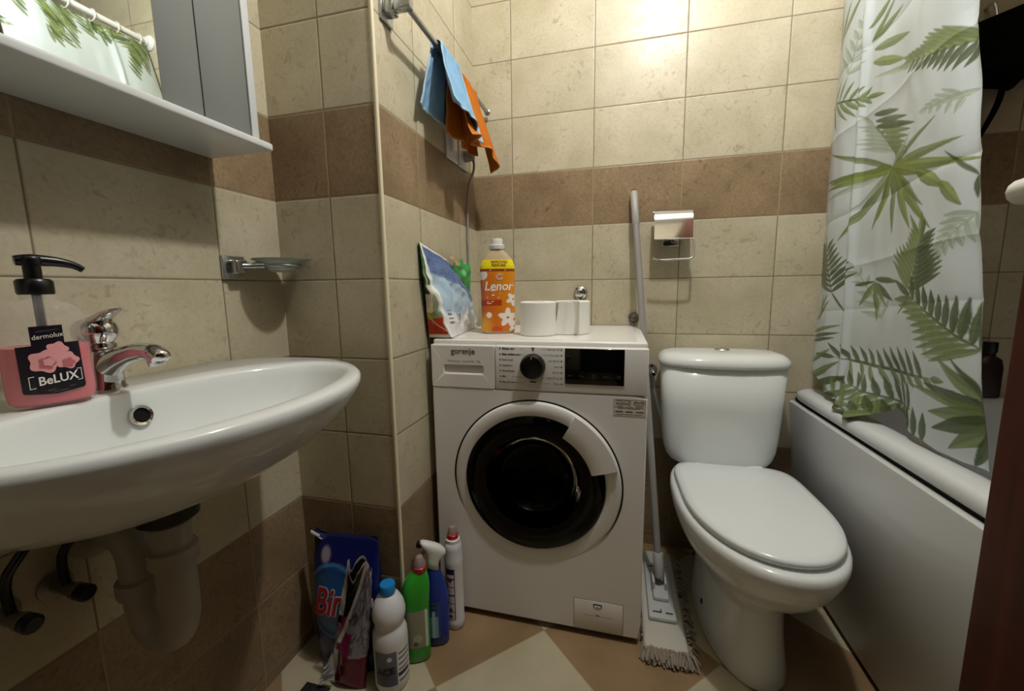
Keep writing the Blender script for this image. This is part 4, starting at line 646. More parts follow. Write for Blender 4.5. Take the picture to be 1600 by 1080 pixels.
for y, nm in ((-1.235, 'left angle stop valve with flexible hose under the washbasin, nearer the camera'), (-1.175, 'right angle stop valve with flexible hose under the washbasin, nearer the drain pipe')):
    vm = mat('dull_brass', '#8a8478', .35, .6)
    vt = thing('stop_valve', nm, 'valve', (XL, y, .545), 'stop valves under the washbasin')
    lathe('valve_body', [(.022, 0), (.022, .004), (.010, .006), (.010, .045), (.012, .048), (.012, .058)], vm, vt, n=20, mtx=axis_mtx((XL, y, .545), (1, 0, 0)))
    lathe('valve_knob', [(.010, 0), (.0125, .003), (.0125, .014), (.009, .017)], M['black'], vt, n=12, mtx=axis_mtx((XL+.058, y, .545), (1, 0, 0)))
    tube('flexible_hose', [(XL+.03, y, .548), (XL+.03, y, .60), (XL+.04, y+.02, .64), (fx-.02, fy-.02, .74), (fx-.012, fy-.005, .80)], .006, M['black'], vt, k=5)

# ================================================================== SOAP DISPENSER
sx_, sy_ = .190, -1.190
sd = thing('soap_dispenser', 'clear pump bottle of pink liquid soap on the washbasin', 'soap dispenser', (sx_, sy_, ZR))
ang = math.atan2(-1.557-sy_, .9256-sx_)+math.radians(6)   # faces roughly the camera
def srot(x, y): return (sx_+x*-math.sin(ang)+y*math.cos(ang), sy_+x*math.cos(ang)+y*math.sin(ang))   # x: along the width, y: towards the front
def sring(z, a, b, n=56, e=2.5):
    return [(*srot(x, y), z) for x, y, _ in sup(0, 0, 0, a, b, n, e)]
zb = ZR
SWX, SWY = .0425, .031
SP = [(0.002, .038, .026), (.006, .0415, .030), (.02, SWX, SWY), (.085, SWX, SWY), (.112, .0415, .030), (.125, .038, .028), (.134, .031, .024), (.138, .022, .019), (.140, .0160, .0160), (.148, .0155, .0155)]
pc = mat('clear_bottle', '#f2eeec', .04, alpha=.13, spec=.6)
loft('bottle_body', [sring(zb+z, a, b) for z, a, b in SP], pc, sd, True, False, sharp=0)
pk = mat('pink_soap', '#d2606c', .2)
loft('liquid_soap', [sring(zb+z, a-.0016, b-.0016) for z, a, b in ((.0045, .037, .025), (.008, .041, .0295), (.02, SWX, SWY), (.080, SWX, SWY), (.0805, SWX-.0005, SWY-.0005))], pk, sd, sharp=40)
pu = lathe('pump', [(.0045, .02), (.0045, .138), (.0045, .147), (.0165, .147), (.0175, .150), (.0175, .164), (.015, .167), (.0085, .168), (.0085, .184), (.010, .185), (.0115, .192), (.010, .195)], M['black'], sd, n=32, mtx=Matrix.Translation((sx_, sy_, zb)))
nd = Vector((.30, .95, 0)).normalized()
tube('pump_nozzle', [Vector((sx_, sy_, zb+.190))-nd*.014, Vector((sx_, sy_, zb+.191)), Vector((sx_, sy_, zb+.190))+nd*.022, Vector((sx_, sy_, zb+.186))+nd*.038, Vector((sx_, sy_, zb+.180))+nd*.047], [.006, .008, .0065, .005, .0042], M['black'], pu, k=4)
def sfront(x, z, off=.0006):
    xx = max(-.999, min(.999, x/SWX)); y = SWY*(1-abs(xx)**2.5)**(1/2.5)+off
    return Vector((*srot(x, y), zb+z))
# front faces the camera: width runs along +x(label)
LK = .83
lb = plate('label', [(-.032, .022), (-.034, .024), (-.034, .082), (-.018, .083), (-.018, .107), (.017, .108), (.017, .085), (.033, .085), (.034, .026), (.032, .023), (.0, .019)], lambda x, y: sfront(x*LK, y), mat('soap_label', '#17101a', .35), sd, sub=3)
rp = mat('rose_print', '#e8a0a4', .5); rd = mat('rose_shade', '#b96a72', .5)
for cx, cz, r, mm in ((-.007, .062, .0165, rp), (.017, .061, .0125, rp), (.008, .076, .0115, rp), (-.005, .060, .009, rd), (.018, .058, .007, rd), (-.003, .061, .006, rp)):
    plate('rose', [(cx+r*(1+.13*math.cos(5*a))*math.cos(a), cz+r*.85*(1+.13*math.cos(5*a))*math.sin(a)) for a in np.linspace(0, 2*PI, 41)[:-1]], lambda x, y, o=.0009+(.0004 if mm is rd else 0)+(.0008 if r < .0062 else 0): sfront(x*LK, y, o), mm, lb)
R_ = [(-.0265, .0305, .031, .0313), (-.0265, .0455, .031, .0463), (-.0265, .0305, -.0257, .0463), (.0302, .0305, .031, .0463)]
def stilt(x, y, o=.002): return sfront(x*LK, y+x*.10, o)
strips('label_frame', R_, stilt, M['white_ink'], lb)
text('lettering', 'BeLUX', .0155, lambda x, y: stilt(.0045+x, .0382+y), M['white_ink'], lb, bold=.0003, sx=.95)
text('lettering', 'dermolux', .0085, lambda x, y: stilt(x, .0945+y), M['white_ink'], lb)
strips('small_print', [(-.012, .101, .012, .1018), (-.009, .0245, .022, .0258), (-.004, .0215, .014, .0226)], lambda x, y: stilt(x, y, .0012), M['ink_grey'], lb)

# ================================================================== MIRROR CABINET
mc = thing('mirror_cabinet', 'white wall cabinet with mirror and projecting bottom shelf', 'cabinet', (XL, -1.25, 1.27))
CX = .235; CYR = -.852
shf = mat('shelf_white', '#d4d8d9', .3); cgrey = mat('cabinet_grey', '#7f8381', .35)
bm = bmesh.new(); add_box(bm, (XL, -1.75, 1.271), (.2455, -.829, 1.286), .004, 3); from_bm(bm, 'shelf', shf, mc)
box('side_panel', (XL, CYR-.016, 1.2865), (CX+.001, CYR, 1.90), shf, mc, bev=.001)
box('back_panel', (XL, -1.74, 1.2865), (XL+.006, CYR-.016, 1.90), shf, mc)
box('top_panel', (XL, -1.75, 1.90), (CX+.005, CYR, 1.915), shf, mc, bev=.001)
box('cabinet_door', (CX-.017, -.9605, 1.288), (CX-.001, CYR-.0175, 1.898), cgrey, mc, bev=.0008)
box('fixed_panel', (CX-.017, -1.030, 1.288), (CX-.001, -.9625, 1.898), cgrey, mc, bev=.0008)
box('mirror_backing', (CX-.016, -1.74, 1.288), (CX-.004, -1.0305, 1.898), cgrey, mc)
box('mirror', (CX-.004, -1.74, 1.288), (CX, -1.0305, 1.898), mat('mirror_glass', '#dfe6e2', .015, 1.), mc)

# ================================================================== SOAP DISH
dh_ = thing('dish_holder', 'square chrome wall bracket holding the glass soap dish', 'bracket', (XL, -.81, 1.045))
bm = bmesh.new(); add_box(bm, (XL, -.838, 1.019), (XL+.008, -.783, 1.071), .002, 2); add_box(bm, (XL+.007, -.825, 1.030), (XL+.030, -.795, 1.062), .004, 3)
from_bm(bm, 'wall_plate', M['steel'], dh_)
tube('arm', [(XL+.022, -.81, 1.049), (XL+.032, -.795, 1.049), (XL+.045, -.780, 1.050), (XL+.052, -.772, 1.050)], .0075, M['steel'], dh_, n=10, k=4)
DX, DY, DZ = XL+.0655, -.735, 1.050
bm = bmesh.new(); tube_bm(bm, [(DX+.040*math.cos(a), DY+.040*math.sin(a), DZ) for a in np.linspace(0, 2*PI, 40)], .005, 10, cap=False); from_bm(bm, 'ring', M['steel'], dh_, sharp=0)
gd = lathe('soap_dish', [(.012, -.013), (.024, -.012), (.031, -.006), (.036, .003), (.048, .010), (.062, .0145), (.063, .017), (.060, .017), (.046, .013), (.033, .006), (.027, -.003), (.02, -.008), (.004, -.009)], mat('frosted_glass', '#dfe8e0', .35, trans=.7, ior=1.4), None, n=48, mtx=Matrix.Translation((DX, DY, DZ)))
tag(gd, 'round frosted glass soap dish held above washbasin corner', 'soap dish')

# ================================================================== TOWEL RAIL AND CLOTHS
RX, RZ = XP+.0595, 1.630
trl = thing('towel_rail', 'chrome towel bar mounted on the tiled column side', 'towel rail', (XP, -.61, RZ))
bm = bmesh.new(); add_box(bm, (XP, -.640, 1.603), (XP+.007, -.588, 1.66), .002, 2); add_box(bm, (XP+.006, -.632, 1.618), (XP+.03, -.600, 1.650), .004, 2); add_box(bm, (XP+.028, -.628, 1.622), (RX+.012, -.606, 1.646), .005, 2)
from_bm(bm, 'wall_mount', M['steel'], trl)
tube('bar', [(RX, -.622, RZ), (RX, -.03, RZ)], .0075, M['steel'], trl, n=16)
lathe('end_knob', [(.0075, 0), (.011, .002), (.012, .008), (.010, .014), (.004, .017)], M['steel'], trl, n=20, mtx=axis_mtx((RX, -.032, RZ), (0, 1, 0)))
def cloth(name, label, y0, y1, lw, lr, sw, sr, cols, seed, waves=(.013, .006), r0=.0085, flare=0.):
    """cloth over the rail; lw, lr: drop on the wall and room side; sw, sr: outward splay at the hem"""
    def f(U, V):
        tot = lw+lr+PI*r0; s = V*tot
        wall = s < lw; arc = (s >= lw) & (s <= lw+PI*r0); room = s > lw+PI*r0
        dw, drm = np.clip(lw-s, 0, None), np.clip(s-lw-PI*r0, 0, None); a = np.clip((s-lw)/r0, 0, PI)
        hw, hr = dw/lw, drm/lr
        ph = U*2*PI
        X = RX-r0*np.cos(a); Z = RZ+r0*np.sin(a)-dw*.985-drm*.97
        X = X-sw*hw**1.3+sr*hr**1.2
        X = X+hw**.7*(.5*waves[0]*np.sin(ph*1.3+seed)+.5*waves[1]*np.sin(ph*3+1))+hr**.7*(waves[0]*np.sin(ph*1.35+seed*1.7)+waves[1]*np.sin(ph*2.9+seed))
        gather = 1-.16*np.exp(-((s-lw-PI*r0/2)/.05)**2)+flare*np.maximum(hr, hw)
        Y = (y0+y1)/2+(y1-y0)*(U-.5)*gather
        Y = Y+hr*.012*np.sin(ph*.5+seed)-.02*hr*(1-U)*0+.03*hr*U*sr/.05
        Z = Z-hr*.028*(U-.35)-.010*hr*np.cos(ph)*1.0+.004*(vnoise(U*8, V*8, seed)-.5)
        X = X+.004*(vnoise(U*14, V*14, seed+1)-.5)
        # turned-up hem corner
        cu = np.clip((hr-.88)/.12, 0, 1)*np.exp(-((U-.12)/.10)**2)
        X = X+cu*.014; Z = Z+cu*.010
        X = np.maximum(X, XP+.004)
        return X, Y, Z
    def c(U, V, X):
        C = np.broadcast_to(linv(cols[0]), U.shape+(3,)).copy()
        e = np.minimum(np.minimum(U, 1-U)*abs(y1-y0), np.minimum(V, 1-V)*(lw+lr))
        return mixc(C, sstep(.006, .003, e), linv(cols[1]))*(1+.10*(vnoise(U*60, V*90, 9)-.5))[..., None]
    o = grid(name, 70, 130, f, c, vmat(name+'_terry', .95, .1, bump=.5, bscale=420))
    sm = o.modifiers.new('thickness', 'SOLIDIFY'); sm.thickness = .003; sm.offset = 0
    return tag(o, label, 'cloth')
cloth('orange_cloth', 'orange terry cloth bunched on the towel bar, partly under the blue one', -.365, -.150, .190, .212, .002, .052, ('#b56724', '#c8833f'), 5, waves=(.018, .012), r0=.0095, flare=.12)
cloth('blue_cloth', 'blue terry cloth draped over the towel bar in front', -.470, -.325, .160, .168, .022, .050, ('#7da3c2', '#a7c4da'), 2, waves=(.009, .005), r0=.0150, flare=.50)
# socket with plug and cord in the corner
so = thing('power_socket', 'white wall socket below the hanging cloths in the corner', 'socket', (XP, -.165, 1.46))
box('socket_plate', (XP, -.285, 1.405), (XP+.008, -.195, 1.492), M['plastic'], so, bev=.003)
box('socket_plate', (XP, -.185, 1.405), (XP+.008, -.095, 1.492), M['plastic'], so, bev=.003)
box('rocker_switch', (XP+.008, -.262, 1.425), (XP+.012, -.218, 1.472), M['plastic'], so, bev=.002)
lathe('socket_well', [(.022, 0), (.022, .003), (.019, .003), (.019, -.002)], M['plastic'], so, n=28, mtx=axis_mtx((XP+.0075, -.14, 1.448), (1, 0, 0)))
pg = thing('plug', 'grey power plug with cord running down the corner', 'plug', (XP+.02, -.14, 1.448))
lathe('plug_body', [(.018, 0), (.019, .004), (.018, .014), (.013, .022), (.011, .034)], M['grey'], pg, n=24, mtx=axis_mtx((XP+.0108, -.14, 1.448), (1, 0, -.25)))
tube('cord', [(XP+.036, -.14, 1.442), (XP+.043, -.14, 1.425), (XP+.040, -.138, 1.395), (XP+.018, -.128, 1.35), (XP+.008, -.122, 1.25), (XP+.007, -.12, 1.0), (XP+.010, -.118, .88)], .0042, M['grey'], pg, k=6)

# ================================================================== TOILET PAPER HOLDER
th = thing('paper_holder', 'chrome toilet paper holder with flap on back wall, empty', 'toilet paper holder', (1.097, 0, 1.17))
box('wall_plate', (1.070, -.006, 1.128), (1.124, 0, 1.178), M['chrome'], th, bev=.002)
box('arm', (1.086, -.05, 1.146), (1.108, -.005, 1.168), M['chrome'], th, bev=.003)
bm = bmesh.new(); pts = []
pf = [(-.020, 1.150), (-.020, 1.205), (-.022, 1.226), (-.030, 1.238), (-.045, 1.243), (-.060, 1.238), (-.070, 1.226), (-.078, 1.205), (-.086, 1.150), (-.087, 1.146)]
out = [(y, z) for y, z in pf]; inn = [(y+(.0015 if y > -.05 else .0018)*(-1 if y > -.04 else 1), z-.0015) for y, z in pf[::-1]]
pf2 = pf[2:]; out = pf2; inn = [(y*.97-.001, z-.0018) for y, z in pf2[::-1]]
rings_bm(bm, [[(x, y, z) for y, z in out+inn] for x in (1.036, 1.1555)], True, True)
from_bm(bm, 'cover_flap', M['chrome'], th, sharp=50)
tube('hinge_rod', [(1.034, -.036, 1.238), (1.1575, -.036, 1.238)], .006, M['chrome'], th, n=12)
tube('roll_bar', [(1.098, -.05, 1.150), (1.10, -.062, 1.150), (1.145, -.068, 1.150), (1.157, -.070, 1.148), (1.1605, -.072, 1.138), (1.1605, -.084, 1.094), (1.1575, -.086, 1.083), (1.147, -.0865, 1.079), (1.06, -.0865, 1.077), (1.046, -.086, 1.079), (1.034, -.086, 1.086)], .0035, M['chrome'], th, n=10)

# ================================================================== WALL TAPS
def tap(name, label, x, z, r, m, arm=True):
    t = thing(name, label, 'valve', (x, 0, z))
    lathe('escutcheon', [(r, 0), (r, .004), (r*.86, .010), (r*.55, .014)], m, t, n=32, mtx=axis_mtx((x, 0, z), (0, -1, 0)))
    lathe('valve_body', [(r*.42, .008), (r*.42, .035), (r*.55, .037), (r*.55, .05), (r*.3, .054)], m, t, n=24, mtx=axis_mtx((x, 0, z), (0, -1, 0)))
    return t
tv = tap('appliance_tap', 'chrome wall tap with round collar behind the toilet rolls', .789, .972, .026, M['chrome'])
lathe('outlet', [(.011, 0), (.012, .002), (.012, .030), (.010, .034)], M['chrome'], tv, n=20, mtx=axis_mtx((.789, -.030, .968), (0, -.1, -1)))
tube('hose', [(.789, -.033, .94), (.789, -.034, .90), (.789, -.03, .86), (.789, -.006, .80)][:3], .009, M['grey'], tv, n=12)
tap('capped_pipe', 'dull metal pipe cap on back wall behind the mop handle', .981, .880, .019, mat('dull_metal', '#6f6660', .45, .8))
# ================================================================== MOP
mo = thing('mop', 'flat mop with grey handle leaning between washing machine and toilet', 'mop', (1.065, -.30, 0))
T0, B0 = Vector((.9685, -.018, 1.318)), Vector((1.068, -.300, .088))
dv = (B0-T0).normalized()
tube('handle', [T0+dv*.12, B0], [.0108, .0108], M['grey'], mo, n=18)
tube('grip', [T0, T0+dv*.004, T0+dv*.118, T0+dv*.122], [.0085, .0122, .0128, .0108], mat('grip_plastic', '#a39f9c', .4), mo, n=18)
lathe('grip_cap', [(.0085, 0), (.0085, .003), (.004, .004)], M['black'], mo, n=16, mtx=axis_mtx(T0, -dv))
lathe('joint', [(.014, -.07), (.0155, -.066), (.0155, .0), (.012, .006)], M['lgrey'], mo, n=20, mtx=axis_mtx(B0, dv))
my0, my1, mx0, mx1 = -.515, -.085, 1.012, 1.128
bm = bmesh.new(); add_box(bm, (mx0+.018, my0+.09, .030), (mx1-.02, my1-.09, .044), .005, 2); add_box(bm, (mx0+.035, -.36, .042), (mx1-.035, -.24, .058), .006, 2)
from_bm(bm, 'base_plate', M['lgrey'], mo)
for s in (-1, 1): box('hinge_fork', (1.068+s*.018-.004, -.325, .05), (1.068+s*.018+.004, -.275, .082), M['lgrey'], mo, bev=.002)
strips('pad_slot', [(mx0+.03, -.405, mx0+.055, -.400), (mx0+.052, -.405, mx0+.055, -.39), (mx1-.05, -.405, mx1-.03, -.400), (mx0+.03, -.20, mx0+.055, -.195), (mx1-.05, -.20, mx1-.03, -.195)], lambda x, y: Vector((x, y, .0446)), M['dark'], mo)
padw = mat('mop_cloth', '#bdb9ae', .95, spec=.05, bump=.5, bscale=150)
bm = bmesh.new(); add_box(bm, (mx0, my0, .006), (mx1, my1, .030), .010, 3); from_bm(bm, 'mop_pad', padw, mo)
bm = bmesh.new(); rn = random.Random(4)
for i in range(330):
    u = rn.random()
    side = rn.random()
    if side < .62: p = (mx0+(mx1-mx0)*u, my0+.008*rn.random(), .010+.016*rn.random()); d = Vector((rn.uniform(-.6, .6), -1, rn.uniform(-.3, .3)))
    elif side < .8: p = (mx0+.004, my0+(my1-my0)*u, .018); d = Vector((-.5, rn.uniform(-.6, .6), rn.uniform(-.2, .2)))
    else: p = (mx1-.004, my0+(my1-my0)*u, .018); d = Vector((1, rn.uniform(-.8, .8), rn.uniform(-.2, .3)))
    d.normalize(); L = rn.uniform(.018, .038)*(1. if side < .62 or side >= .8 else .35); p = Vector(p)
    tube_bm(bm, [p, p+d*L*.5+Vector((0, 0, .004)), Vector((*(p+d*L)[:2], max(.004, p.z+d.z*L-.012)))], [.0035, .0040, .0028], 5)
fr_ = from_bm(bm, 'mop_fringe', mat('mop_strands', '#8f8578', .95, spec=.05), mo, sharp=60); fr_['kind'] = 'stuff'

# ================================================================== ON THE WASHING MACHINE
TZ0 = .8525
def roll(name, label, x, y, r, z0=TZ0, h=.099):
    t = thing(name, label, 'toilet roll', (x, y, z0), 'toilet rolls on the washing machine')
    mt = Matrix.Translation((x, y, z0))
    lathe('paper', [(.021, .002), (r-.003, 0), (r, .003), (r+.0006, h*.3), (r-.0004, h*.7), (r, h-.003), (r-.003, h), (.0215, h-.001), (.021, .002)], M['paper'], t, n=48, mtx=mt, cap0=False, cap1=False)
    lathe('cardboard_core', [(.0205, .002), (.0208, h-.003), (.0195, h-.003), (.0195, .002)], mat('cardboard_'+name, '#a58e6c', .9), t, n=32, mtx=mt, cap0=False, cap1=False)
    return t
roll('toilet_roll', 'left white toilet roll standing on machine, nearest the orange bottle', .694, -.350, .0535)
r2 = roll('toilet_roll', 'right white toilet roll with a loose sheet hanging, on machine', .790, -.300, .0525)
def tail(U, V):
    s = U; X = .7865+.0005+.010*s-.004*np.sin(s*PI*2)*0+(.052)*np.sin(np.clip(s*1.3, 0, 1)*PI*.5); Y = -.3525-.028*s+.012*np.sin(s*3.2)+.010*(1-V)*np.sin(s*PI)
    X = X-(1-V)*.014*(1-s); Z = TZ0+.001+V*.0975+.0*s; return X-.03, Y, Z
tl_ = grid('loose_sheet', 24, 20, tail, lambda U, V, X: np.broadcast_to(linv('#f1f0ea'), U.shape+(3,)), M['paper'], r2)
# ---- orange softener bottle
lx, ly = .5585, -.3125
lang = math.atan2(-1.557-ly, .9256-lx)+PI/2            # width direction turned to the viewer's side
lc, ls = math.cos(lang), math.sin(lang)
ln = thing('softener_bottle', 'orange fabric softener bottle with yellow band on washing machine', 'bottle', (lx, ly, TZ0))
LA, LB = .0535, .031
lprof = [(.001, .90, .90), (.006, .97, .97), (.014, 1., 1.), (.05, .985, 1.), (.10, .97, 1.), (.15, .985, 1.), (.190, 1., 1.), (.208, .985, .97), (.222, .90, .90), (.236, .74, .80), (.247, .55, .68), (.253, .42, .62), (.258, .36, .60), (.262, .36, .60)]
def lpt(x, y, z): return Vector((lx+x*lc-y*ls, ly+x*ls+y*lc, TZ0+z))
def lring(z, ka, kb, n=64, off=0.): return [lpt(x, y, z) for x, y, _ in sup(0, 0, 0, LA*ka+off, LB*kb+off, n, 2.6)]
loft('bottle_body', [lring(*p) for p in lprof], mat('orange_liquid', '#b9a483', .12, spec=.6), ln, sharp=0)
zs, kas, kbs = [np.array([p[i] for p in lprof]) for i in range(3)]
def lsurf(U, V):                                         # printed sleeve all the way round
    z = .006+V*.2275; t = -PI/2+(U-.5)*2*PI
    a, b = LA*np.interp(z, zs, kas)+.0006, LB*np.interp(z, zs, kbs)+.0006
    c, s = np.cos(t), np.sin(t); x = a*np.sign(c)*np.abs(c)**(2/2.6); y = b*np.sign(s)*np.abs(s)**(2/2.6)
    return lx+x*lc-y*ls, ly+x*ls+y*lc, TZ0+z
def lcol(U, V, X):
    z = .006+V*.2275; dx, dy = X[..., 0]-lx, X[..., 1]-ly; x = dx*lc+dy*ls
    o1, o2, o3 = linv('#c4621f'), linv('#d98a1e'), linv('#a83a1c')
    f = sstep(-.05, .055, x+.25*(z-.12)); C = o1*(1-f)[..., None]+o2*f[..., None]
    C = mixc(C, sstep(.075, .03, z)*sstep(.02, -.03, x+.02), linv('#dba13a'))
    C = mixc(C, ((z > .086) & (z < .104) & (x < .012))*.9, linv('#a52f17'))
    C = mixc(C, (np.hypot(x+.047, (z-.181)) < .016)*1., linv('#efe2d2'))
    C = mixc(C, (z > .190)*1., linv('#8a3a16')); C = mixc(C, (z > .1985)*1., linv('#ecd916'))
    C = mixc(C, (z > .2255)*1., linv('#b9a483'))
    for cx, cz, r, ph in ((.030, .050, .030, .3), (.047, .106, .022, 1.0), (.050, .022, .020, .1)):   # white five-petalled blossoms
        th = np.arctan2(z-cz, x-cx); d = np.hypot(x-cx, z-cz)/(r*(.78+.22*np.cos(5*(th-ph))))
        C = mixc(C, sstep(1.05, .96, d)*(z < .19), linv('#efe9e4')); C = mixc(C, sstep(.10, .0, np.abs(d-.72))*.25*(z < .19), linv('#c2b2a9'))
        C = mixc(C, np.hypot(x-cx, (z-cz)*1.3) < r*.16, linv('#b7793f'))
    C = mixc(C, np.hypot((x+.004)/.017, (z-.013)/.010) < 1, linv('#c44d1c'))
    C = mixc(C, np.hypot(x+.028, z-.058) < .0085, linv('#f3eee6'))
    return np.where((np.sin(np.arctan2(dy*lc-dx*ls, x)) < .35)[..., None], C, np.broadcast_to(o1, C.shape))
lab = grid('label', 260, 220, lsurf, lcol, vmat('softener_sleeve', .3, .5), ln)
def lfront(x, z, off=.0014):
    a, b = LA*np.interp(z, zs, kas), LB*np.interp(z, zs, kbs); q = max(-.99, min(.99, x/a)); return lpt(x, -(b*(1-abs(q)**2.6)**(1/2.6)+off), z)
text('lettering', 'Lenor', .038, lambda x, y: lfront(.002+x, .1455+y), M['white_ink'], lab, bold=.0006, shear=.2, sx=.95)
text('lettering', 'IMPROVED', .0108, lambda x, y: lfront(.006+x, .2185+y), mat('band_print', '#8a5a10', .5), lab, bold=.0003)
text('lettering', 'PERFUME', .0108, lambda x, y: lfront(.004+x, .2085+y), bpy.data.materials['band_print'], lab, bold=.0003)
strips('swash', [(-.022, .1325, -.004, .1345)], lambda x, y: lfront(x, y+.08*x), M['white_ink'], lab)
for r in (.0105, .006):
    tube('emblem', [lfront(.006+r*math.cos(a), .1745+r*.9*math.sin(a), .0016) for a in np.linspace(.4, 2*PI-.2, 26)], .0007, M['white_ink'], lab, n=6)
strips('small_print', [(-.034, .1105, .006, .1125), (-.018, .117, -.010, .1205), (-.034, .0985, -.012, .1000), (-.034, .0925, -.020, .0950), (.006, .1215, .012, .1228), (-.031, .0572, -.025, .0590), (-.024, .1935, .026, .1952)], lambda x, y: lfront(x, y), M['white_ink'], lab)
lathe('cap', [(.0225, .2575), (.0232, .259), (.0232, .270), (.0215, .272), (.0182, .2725), (.0178, .287), (.0165, .290), (.006, .2905)], mat('cap_plastic', '#d8d6d0', .3), ln, n=40, mtx=Matrix.Translation((lx, ly, TZ0)))
# ---- detergent sack leaning in the corner
pb = thing('detergent_bag', 'crumpled half-empty green and white detergent bag on machine corner', 'bag', (.42, -.32, TZ0))
def ptop(y): return np.interp(y, [-.50, -.40, -.33, -.26, -.20, -.15, -.13], [1.12, 1.098, 1.085, 1.05, 1.02, 1.005, .99])
def pface(U, V):
    # main face: from the near crease (U=0) to the far end (U=1), floor (V=0) to ridge (V=1)
    yb = -.470+.335*U; yt = -.505+.375*U; Y = yb+(yt-yb)*V
    zt = ptop(yt); Z = TZ0+.001+(zt-TZ0)*V
    xb = .466-.040*U; xt = .394+.004*U; X = xb+(xt-xb)*V**.85
    bul = np.sin(PI*U)**.6*np.sin(PI*V)**.8*.022
    wr = .016*(vnoise(U*7+V*3, V*5, 11)-.5)+.008*(vnoise(U*16, V*13-U*5, 12)-.5)
    wr = wr*np.minimum(1, 6*V)*np.minimum(1, 6*(1-V)+.3)
    X = X+bul+wr+.010*np.exp(-((U-.55-.1*V)/.05)**2)*V*(1-V)*3
    return np.maximum(X, XP+.004), Y+.3*wr, Z
def pcol(U, V, X):
    C = np.broadcast_to(linv('#a9c3d6'), U.shape+(3,)).copy()
    C = mixc(C, sstep(.62, .66, V+.10*U-.05), linv('#4f6795'))
    C = mixc(C, sstep(.5, .6, U+.16*np.sin(V*9))*sstep(.80, .62, U)*sstep(.75, .5, V), linv('#e8ecee'))
    C = mixc(C, sstep(.30, .22, V+.05*U), linv('#e3e6e8'))
    C = mixc(C, sstep(.12, .10, V)*sstep(.35, .5, U), linv('#c9c7c4'))
    st = (np.sin(U*260) > .1) & (U > .20) & (U < .36) & (V > .13) & (V < .26); C = mixc(C, st*.9, linv('#2b2c33'))
    C = mixc(C, ((U > .05) & (U < .12) & (V > .14) & (V < .30) & (np.sin(V*130) > 0))*.8, linv('#30343c'))
    C = mixc(C, sstep(.965, .985, V)+sstep(.03, .012, U), linv('#eef0ee'))
    C = mixc(C, (np.sin(V*150+U*20) > .75)*(V > .66)*(V < .9)*(U > .1)*(U < .7)*.4, linv('#93a5c8'))
    return C
psm = vmat('sack_print', .28, .5)
sack = grid('front_face', 110, 120, pface, pcol, psm, pb)
def pgus(U, V):
    # narrow gusset end turned to the viewer; V=1 is the apex
    bx, bz, by = .398+(.466-.398)*U, TZ0+.001, -.468-.006*np.sin(PI*U)
    q = pface(np.zeros_like(U), V)
    X = .3955+(q[0]-.3955)*U; Y = q[1]-.012*np.sin(PI*U)*np.sin(PI*V)-.004*(1-U)*V; Z = q[2]*1.
    X = np.maximum(X+.004*(vnoise(U*5, V*9, 21)-.5)*np.sin(PI*U), XP+.003)
    return X, Y, Z
def pgcol(U, V, X):
    C = np.broadcast_to(linv('#d8d0b8'), U.shape+(3,)).copy()
    C = mixc(C, sstep(.47, .48, V)*sstep(.75, .5, U*(1.1-.2*V)), linv('#1f4a2c')); C = mixc(C, sstep(.53, .49, V)*sstep(.46, .47, V)*(U < .5), linv('#3a2850'))
    C = mixc(C, (V > .28)*(V < .56)*(U > .52), linv('#d9d7c4')); C = mixc(C, sstep(.7, .5, np.hypot((U-.72)/.28, (V-.36)/.18))*.7, linv('#4e5f3c'))
    C = mixc(C, (V < .28)*(V > .2)*(U > .45), linv('#8fa07c')); C = mixc(C, (V < .27)*(V > .20)*(U < .45), linv('#a9b02c')); C = mixc(C, (V < .32)*(V > .275)*(U < .5), linv('#efe9c0'))
    C = mixc(C, (V < .195+.03*U), linv('#c23a1e')); C = mixc(C, (V < .035), linv('#e9e2da')); C = mixc(C, np.abs(V-.17+.2*(U-.45)) < .010+.0*U, linv('#e8cf9c'))
    C = mixc(C, (V > .56)*(U > .7), linv('#3c6b3f')); C = mixc(C, sstep(.93, .96, U), linv('#eef0ee'))
    return C
grid('gusset', 50, 130, pgus, pgcol, psm, pb)
def pback(U, V):
    q = pface(U, np.ones_like(V)); b = pface(U, np.zeros_like(V))
    Y = (-.470+.335*U)*(1-V)+q[1]*V; Z = (TZ0+.001)*(1-V)+(q[2]-.0015)*V; return np.full_like(U, XP+.0035)+0*U, Y, Z
grid('back_face', 30, 30, pback, lambda U, V, X: np.broadcast_to(linv('#2b6b3a'), U.shape+(3,)), psm, pb)
def pflap(U, V):
    Y = -.335+.165*U+.02*V; z0 = ptop(Y)-.03; z1 = 1.093-.012*U+.006*np.sin(U*14); Z = z0+(z1-z0)*V
    X = .405+.010*np.sin(PI*V)+.010*(vnoise(U*9, V*4, 31)-.5); return X, Y, Z
def pfcol(U, V, X):
    C = np.broadcast_to(linv('#2f9447'), U.shape+(3,)).copy(); C = mixc(C, sstep(.5, .3, np.hypot((U-.15)/.5, (V-.85)/.5)), linv('#b58a6c')); C = mixc(C, sstep(.5, .2, np.hypot((U-.6)/.25, (V-.5)/.3)), linv('#7fcf85')); return C
grid('torn_flap', 40, 24, pflap, pfcol, psm, pb)

